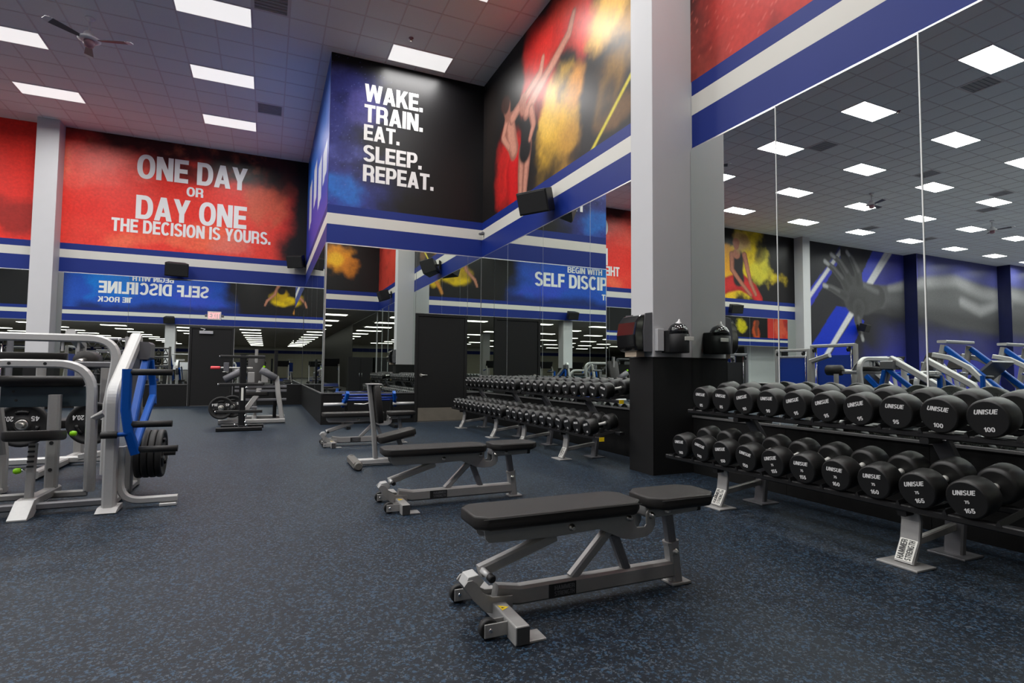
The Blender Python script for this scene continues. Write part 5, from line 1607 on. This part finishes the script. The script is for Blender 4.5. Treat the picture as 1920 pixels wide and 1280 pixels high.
# ------------------------------------------------------------------ black bar tree
bt = thing('bar_tree', 'black storage tree with a single post and long horizontal bars', 'storage rack', (-0.375, 10.75, 0))
MB().sqpath([(0, 0, 0.03), (0, 0, 1.30)], 0.105, 0.10, side=(1, 0, 0)).build('post', M_BLKM, bt)
for z, xa, xb in ((1.255, -0.355, 0.345), (0.775, -0.37, 0.325), (0.31, -0.40, 0.325)):
    MB().sqpath([(xa, -0.03, z), (xb, -0.03, z)], 0.05, 0.05, side=(0, 1, 0)).build('peg_bar', M_RUBBER, bt)
    MB().cyl((xa - 0.012, -0.03, z), (xa, -0.03, z), 0.02, 10).build('peg_tip', M_CHROME, bt)
for y, xa, xb in ((-0.27, -0.37, 0.33), (0.22, -0.33, 0.35)):
    MB().sqpath([(xa, y, 0.035), (xb, y, 0.035)], 0.085, 0.065, side=(0, 1, 0)).build('base_bar', M_BLKM, bt)
MB().sqpath([(0, -0.29, 0.05), (0, 0.24, 0.05)], 0.09, 0.06, side=(1, 0, 0)).build('base_spine', M_BLKM, bt)
MB().box(-0.018, 0.018, -0.0525, -0.051, 0.50, 0.72).build('name_strip', M_LBLW, bt)
for x, z in ((0.06, 0.24), (0.06, 0.13), (0.075, 0.07), (-0.1, 0.085), (0.06, 0.72)):
    MB().lathe([(0, 0.02), (0.015, 0.02), (0.02, 0.012)], (x, -0.05, z), (0.3, -1, 0), 10).build('bolt', M_CHROME, bt)

# ------------------------------------------------------------------ grey plate machine behind the tree
gm = thing('incline_lever_machine', 'dark grey plate machine with a red grip near the black back door', 'machine', (-0.25, 12.2, 0))
MB().sqpath([(-0.55, -0.45, 0.05), (0.60, -0.45, 0.05)], 0.09, 0.08, side=(0, 1, 0)).build('front_rail', M_SILVER, gm)
MB().sqpath([(-0.45, 0.45, 0.05), (0.62, 0.45, 0.05)], 0.09, 0.08, side=(0, 1, 0)).build('rear_rail', M_SILVER, gm)
MB().sqpath([(0.05, -0.45, 0.05), (0.05, 0.45, 0.05)], 0.09, 0.08, side=(1, 0, 0)).build('spine', M_SILVER, gm)
MB().sqpath([(0.56, -0.40, 0.03), (0.47, -0.35, 0.55), (0.43, -0.30, 0.90)], 0.10, 0.09, side=(0, 1, 0)).build('right_upright', M_SILVER, gm)
MB().sqpath([(-0.20, -0.38, 0.10), (0.10, -0.30, 0.55), (0.16, -0.25, 0.80)], 0.08, 0.10, side=(0, 1, 0)).build('diagonal_strut', M_SILVER, gm)
for z in (0.62, 0.70, 0.45):
    MB().sqpath([(-0.3, -0.30, z), (0.62, -0.30, z)], 0.05, 0.05, side=(0, 1, 0)).build('cross_bar', M_DKSILVER, gm)
MB().lathe([(0, 0.05), (0.01, 0.07), (0.32, 0.07), (0.33, 0.05)], (-0.48, -0.35, 0.83), (1, 0, 0.6), 18).build('arm_roller', M_GREYP, gm)
MB().lathe([(0, 0.05), (0.01, 0.07), (0.32, 0.07), (0.33, 0.05)], (0.14, -0.35, 1.03), (1, 0, -0.6), 18).build('arm_roller', M_GREYP, gm)
for x in (-0.02, 0.22):
    MB().box(x - 0.06, x + 0.06, -0.38, -0.28, 0.78, 0.98).build('pad_bracket', M_SILVER, gm, bevel=0.008)
rounded_pad(-0.22, 0.30, -0.35, 0.25, 0.52, 0.60, 0.02, 0.05).build('seat_pad', M_PAD, gm)
b = rounded_pad(-0.16, 0.16, 0, 0.09, 0.0, 0.75, 0.02, 0.03)
b.v = [tuple(Matrix.Rotation(-0.3, 3, 'X') @ Vector(p) + Vector((0.05, 0.2, 0.62))) for p in b.v]
b.build('back_pad', M_PAD, gm)
MB().sqpath([(0.05, 0.45, 0.05), (0.05, 0.40, 1.45)], 0.06, 0.08, side=(1, 0, 0)).build('mast', M_SILVER, gm)
MB().sqpath([(0.42, 0.30, 0.05), (0.42, 0.30, 1.42)], 0.07, 0.07, side=(1, 0, 0)).build('dark_mast', M_BLKM, gm)
MB().sqpath([(-0.55, -0.30, 1.06), (0.0, -0.30, 1.06)], 0.03, 0.03, side=(0, 1, 0)).build('lever', M_STEEL, gm)
MB().box(-0.50, -0.41, -0.35, -0.25, 0.99, 1.16).build('lever_block', M_GREYP, gm, bevel=0.006)
MB().lathe([(0, 0.026), (0.01, 0.032), (0.15, 0.032), (0.16, 0.026)], (-0.72, -0.30, 1.06), (1, 0, 0), 14).build('hand_grip', M_RED, gm)
MB().lathe([(0, 0.012), (0.01, 0.022), (0.04, 0.022)], (0.20, -0.42, 1.09), (0, -1, 0), 12).build('knob', M_LIME, gm)
MB().sqpath([(-0.50, -0.35, 0.30), (0.1, -0.35, 0.30)], 0.05, 0.05, side=(0, 1, 0)).build('horn_bar', M_DKSILVER, gm)
MB().cyl((-0.50, -0.35, 0.32), (-0.50, -0.75, 0.32), 0.0245, 12).build('weight_horn', M_STEEL, gm)
MB().cyl((-0.32, -0.35, 0.34), (-0.32, -0.70, 0.34), 0.0245, 12).build('weight_horn', M_STEEL, gm)
plate((-0.75, 11.60, 0.32), 'y', 0.21, 'black lettered plate at the left foot of the grey machine', 'plates on the grey machine', True)
plate((-0.57, 11.68, 0.34), 'y', 0.21, 'black lettered plate on the inner horn of the grey machine', 'plates on the grey machine', True)

# ------------------------------------------------------------------ low blue machine in front of the bay
bl = thing('low_bar_machine', 'low blue framed machine with chrome sleeves before the bay mirror', 'machine', (1.72, 10.45, 0))
for z, y in ((0.585, 0.1), (0.535, -0.05), (0.49, 0.1)):
    MB().cyl((-0.45, y, z), (0.52, y, z), 0.019, 12).build('cross_bar', M_NAVYM, bl)
for sx, xb in ((-1, -0.38), (1, 0.45)):
    MB().sqpath([(xb, -0.12, 0.64), (xb + 0.02 * sx, -0.06, 0.52), (xb + 0.06 * sx, 0.08, 0.40)], 0.055, 0.10, side=(1, 0, 0)).build('side_plate', M_BLUEM, bl)
    MB().sqpath([(xb, 0.10, 0.02), (xb, 0.10, 0.50)], 0.06, 0.06, side=(1, 0, 0)).build('leg', M_BLKM, bl)
    MB().sqpath([(xb, -0.35, 0.03), (xb, 0.45, 0.03)], 0.07, 0.05, side=(1, 0, 0)).build('foot', M_BLKM, bl)
    MB().cyl((xb, -0.02, 0.425), (xb + sx * 0.40, -0.02, 0.425), 0.028, 16).build('sleeve', M_SILVERL, bl)
MB().tube([(-0.25, 0.02, 0.42), (-0.05, 0.02, 0.415), (0.05, 0.02, 0.45), (0.15, 0.02, 0.47)], 0.016, 10).build('bent_bar', M_STEEL, bl)

# ------------------------------------------------------------------ machines that are seen in the right mirror
def leg_press(loc, label, rot=0.0):
    t = thing('leg_press', label, 'machine', loc, rot, 'leg presses left of the walkway')
    for sx in (-0.42, 0.42):
        MB().sqpath([(sx, 0.45, 1.55), (sx, -0.75, 0.45)], 0.07, 0.09, side=(1, 0, 0)).build('rail', M_BLUEM, t)
        MB().sqpath([(sx * 1.15, 0.62, 1.42), (sx * 1.15, 0.35, 1.36), (sx * 1.15, 0.05, 1.18), (sx * 1.15, -0.28, 0.80), (sx * 1.15, -0.45, 0.45), (sx * 1.15, -0.5, 0.03)], 0.06, 0.09, side=(1, 0, 0)).build('bow_frame', M_SILVERL, t)
        MB().sqpath([(sx * 1.15, 0.9, 0.03), (sx * 1.15, -1.1, 0.03)], 0.07, 0.06, side=(1, 0, 0)).build('base_rail', M_SILVER, t)
        MB().sqpath([(sx * 1.15, 0.75, 0.05), (sx, 0.47, 1.60)], 0.07, 0.09, side=(1, 0, 0)).build('rear_post', M_SILVER, t)
        MB().cyl((sx, 0.05, 1.08), (sx + (0.35 if sx > 0 else -0.35), 0.05, 1.08), 0.025, 12).build('weight_horn', M_CHROME, t)
    MB().sqpath([(-0.46, 0.48, 1.66), (0.46, 0.48, 1.66)], 0.16, 0.05, side=(0, 1, 0)).build('top_bar', M_SILVERL, t)
    b = MB().box(-0.36, 0.36, -0.02, 0.02, -0.25, 0.25, rot=Matrix.Rotation(0.8, 3, 'X'), at=(0, -0.05, 1.12))
    b.build('foot_plate', M_DKSILVER, t)
    b = rounded_pad(-0.25, 0.25, 0, 0.10, 0, 0.75, 0.02, 0.03)
    b.v = [tuple(Matrix.Rotation(0.75, 3, 'X') @ Vector(p) + Vector((0, -0.75, 0.32))) for p in b.v]
    b.build('back_pad', M_PAD, t)
    rounded_pad(-0.25, 0.25, -0.85, -0.45, 0.25, 0.34, 0.02, 0.03).build('seat_pad', M_PAD, t)
    MB().sqpath([(0, -0.6, 0.03), (0, -0.6, 0.26)], 0.10, 0.1, side=(1, 0, 0)).build('seat_post', M_SILVER, t)
    return t


lp = leg_press((-3.52, 5.5, 0), 'blue railed leg press with silver bow frame, nearest the row machine in the mirror')
dup(lp, (-5.35, 5.4, 0), label='blue railed leg press with silver bow frame, second beyond the row machine')

cm = thing('disc_curl_machine', 'silver machine with a round grey disc guard and blue arm, seen in the mirror', 'machine', (-3.45, 7.6, 0))
MB().lathe([(-0.03, 0.02), (-0.03, 0.32), (0.03, 0.32), (0.03, 0.02)], (0, 0, 1.03), (1, 0, 0), 36).build('disc_guard', M_GREYP, cm)
MB().sqpath([(0.0, 0.34 * math.cos(a), 1.03 + 0.34 * math.sin(a)) for a in [PI * k / 10 for k in range(11)]] , 0.09, 0.02, side=(1, 0, 0)).build('guard_band', M_SILVERL, cm)
MB().sqpath([(0.06, 0.0, 1.02), (0.06, -0.45, 0.55)], 0.06, 0.11, side=(1, 0, 0)).build('blue_arm', M_BLUEM, cm)
MB().sqpath([(0.12, -0.20, 1.12), (0.12, -0.95, 0.45), (0.12, -1.0, 0.03)], 0.06, 0.08, side=(1, 0, 0)).build('front_bow', M_SILVERL, cm)
MB().sqpath([(0, 0.1, 0.03), (0, 0.1, 0.75)], 0.10, 0.12, side=(1, 0, 0)).build('post', M_SILVER, cm)
MB().sqpath([(0, 0.5, 0.03), (0, -1.1, 0.03)], 0.10, 0.06, side=(1, 0, 0)).build('base', M_SILVER, cm)
MB().sqpath([(0.05, -0.10, 1.38), (0.05, -0.52, 1.38)], 0.30, 0.07, side=(1, 0, 0)).build('arm_rest', M_SILVERL, cm)
rounded_pad(-0.2, 0.2, -0.9, -0.5, 0.45, 0.53, 0.02, 0.03).build('seat_pad', M_PAD, cm)


def cable_frame(loc, label, rot=0.0, m=None, h=1.75):
    t = thing('cable_machine', label, 'machine', loc, rot, 'cable machines')
    m = m or M_SILVER
    for x in (-0.55, 0.55):
        MB().sqpath([(x, 0, 0.03), (x, 0, h)], 0.09, 0.09, side=(1, 0, 0)).build('upright', m, t)
        MB().sqpath([(x, -0.45, 0.03), (x, 0.45, 0.03)], 0.09, 0.06, side=(1, 0, 0)).build('foot', m, t)
        MB().cyl((x * 0.8, 0, 0.1), (x * 0.8, 0, h - 0.05), 0.011, 8).build('guide_rod', M_CHROME, t)
        MB().lathe([(-0.02, 0.06), (0, 0.05), (0.02, 0.06)], (x * 0.8, -0.08, h - 0.12), (1, 0, 0), 16).build('pulley', M_MBLK, t)
    MB().sqpath([(-0.55, 0, h - 0.02), (0.55, 0, h - 0.02)], 0.09, 0.08, side=(0, 1, 0)).build('top_beam', m, t)
    for k in range(7):
        MB().box(-0.16, 0.16, -0.05, 0.05, 0.16 + 0.055 * k, 0.205 + 0.055 * k).build('weight_block', M_BLKM, t)
    MB().box(-0.48, 0.48, 0.03, 0.05, 0.5, h - 0.25).build('shroud', M_NAVYM if m is M_SILVER else M_MBLK, t)
    return t


cf = cable_frame((-4.35, 9.0, 0), 'silver cable frame with navy shroud, seen in the mirror under the big hand', PI / 2)
dup(cf, (-6.2, 11.6, 0), PI / 2, label='silver cable frame with navy shroud, left of the white column in the mirror')
cf2 = cable_frame((-4.75, 12.6, 0), 'dark cable frame standing behind the plate machines by the red mural', 0.2, M_DKSILVER, 1.62)
dup(cf2, (-6.4, 14.6, 0), 0.1, label='dark cable frame before the white column of the back wall')
dup(cf2, (-8.4, 13.2, 0), 1.2, label='dark cable frame under the yellow dancer mural')


def treadmill(loc, rot, label):
    t = thing('treadmill', label, 'treadmill', loc, rot, 'treadmills')
    MB().box(-0.38, 0.38, -0.95, 0.85, 0.08, 0.20).build('deck', M_DKSILVER, t, bevel=0.02)
    MB().box(-0.27, 0.27, -0.93, 0.70, 0.2005, 0.206).build('belt', M_RUBBER, t)
    MB().prism([(0.55, 0.19), (0.92, 0.19), (0.88, 0.30), (0.62, 0.36)], 0, -0.36, 0.36).build('motor_hood', M_NAVYM, t, bevel=0.02)
    for x in (-0.39, 0.39):
        MB().sqpath([(x, 0.70, 0.15), (x, 0.55, 1.15), (x, 0.45, 1.28)], 0.07, 0.09, side=(1, 0, 0)).build('upright', M_SILVERL, t)
        MB().sqpath([(x, 0.52, 1.12), (x, 0.05, 1.05)], 0.05, 0.05, side=(1, 0, 0)).build('handrail', M_BLUEM, t)
        MB().box(x - 0.06, x + 0.06, -0.9, -0.8, 0.0, 0.08).build('foot', M_RUBBER, t)
        MB().box(x - 0.06, x + 0.06, 0.7, 0.8, 0.0, 0.08).build('foot', M_RUBBER, t)
    MB().box(-0.42, 0.42, -0.03, 0.03, -0.20, 0.22, rot=Matrix.Rotation(-0.35, 3, 'X'), at=(0, 0.45, 1.38)).build('console', M_MBLK, t, bevel=0.02)
    return t


tm = treadmill((-6.1, 8.2, 0), 2.2, 'treadmill with blue handrails under the hand mural, nearest of its row in the mirror')
n = 0
for x, y, r, lab in ((-7.2, 6.0, 2.2, 'treadmill with blue handrails beyond the second leg press'), (-8.0, 8.6, 2.2, 'treadmill with blue handrails, middle of the left side row'),
                     (-9.0, 6.2, 2.2, 'treadmill with blue handrails behind the row of leg presses'), (-9.2, 10.9, 2.2, 'treadmill with blue handrails farther under the hand mural'),
                     (-6.5, -7.0, 0.0, 'treadmill in the low hall, left of the white column'), (-3.2, -7.0, 0.0, 'treadmill in the low hall, right of the white column'),
                     (-1.2, -7.2, 0.0, 'treadmill in the low hall behind the camera'), (1.0, -7.2, 0.0, 'treadmill in the low hall, second from the right wall'),
                     (2.9, -7.2, 0.0, 'treadmill in the low hall beside the right wall'), (-8.6, -7.0, 0.0, 'treadmill in the low hall, farthest left of its row')):
    dup(tm, (x, y, 0), r, label=lab)
for x, y, r, lab in ((-2.0, -11.5, 0.4, 'silver cable frame deep in the low hall, left one'), (2.0, -11.0, -0.3, 'silver cable frame deep in the low hall, right one'), (-7.5, -11.5, 0.0, 'silver cable frame deep in the low hall, beyond the column')):
    dup(cf, (x, y, 0), r, label=lab)
# cabinet behind the camera, its reflection stands in the bay mirror
sb = thing('storage_cabinet', 'black storage cabinet against the right wall behind, reflected in the bay mirror', 'cabinet', (3.62, -2.1, 0))
MB().box(-0.5, 0.5, -0.3, 0.3, 0.05, 1.56).build('body', M_DADOF, sb, bevel=0.004)
for sx in (-1, 1):
    a, b_ = sorted((sx * 0.006, sx * 0.49))
    d_ = MB().box(a, b_, 0.301, 0.322, 0.08, 1.53).build('door', M_DADOF, sb, bevel=0.003)
    MB().cyl((sx * 0.05, 0.338, 0.75), (sx * 0.05, 0.338, 0.90), 0.008, 10).build('handle', M_ALU, d_)
MB().box(-0.47, 0.47, -0.27, 0.27, 0.0, 0.05).build('plinth', M_DADO, sb)

# ------------------------------------------------------------------ hook rack with cable handles by the red mural
ar = thing('accessory_rack', 'tall grey hook rack hung with black handles under the red mural', 'rack', (-3.25, 14.6, 0))
for x in (-0.42, 0.42):
    MB().sqpath([(x, 0, 0.0), (x, 0, 1.72)], 0.07, 0.07, side=(1, 0, 0)).build('upright', M_SILVER, ar)
    MB().sqpath([(x, -0.3, 0.03), (x, 0.3, 0.03)], 0.07, 0.06, side=(1, 0, 0)).build('foot', M_SILVER, ar)
HOOKS = []
for z in (1.66, 1.38, 1.10):
    MB().sqpath([(-0.42, 0, z), (0.42, 0, z)], 0.06, 0.05, side=(0, 1, 0)).build('cross_bar', M_DKSILVER, ar)
    for x in (-0.28, -0.09, 0.10, 0.29):
        MB().tube([(x, -0.02, z - 0.005), (x, -0.09, z - 0.005), (x, -0.11, z + 0.02)], 0.008, 8).build('hook', M_CHROME, ar)
        HOOKS.append((x, z))
h0 = thing('cable_attachment', '', 'handle', group='handles on the hook rack')
MB().tube([(0.0, 0, -0.01), (-0.055, 0, -0.13), (-0.06, 0, -0.17)], 0.012, 8).build('strap', M_MBLK, h0)
MB().tube([(0.0, 0, -0.01), (0.055, 0, -0.13), (0.06, 0, -0.17)], 0.012, 8).build('strap', M_MBLK, h0)
MB().lathe([(0, 0.016), (0.01, 0.022), (0.13, 0.022), (0.14, 0.016)], (-0.07, 0, -0.18), (1, 0, 0), 12).build('grip', M_RUBBER, h0)
MB().tube([(0.016 * math.cos(a), 0, 0.004 + 0.016 * math.sin(a)) for a in [2 * PI * k / 12 for k in range(13)]], 0.005, 6).build('ring', M_CHROME, h0)
for k, (x, z) in enumerate(HOOKS):
    lab = 'black cable handle hanging on the hook rack, %s hook of the %s bar' % (ORD[k % 4], ('top', 'middle', 'lowest')[k // 4])
    p_ = (-3.25 + x, 14.6 - 0.085, z - 0.022)
    if k == 0:
        h0.location = p_
        h0['label'] = lab
    else:
        dup(h0, p_, label=lab)
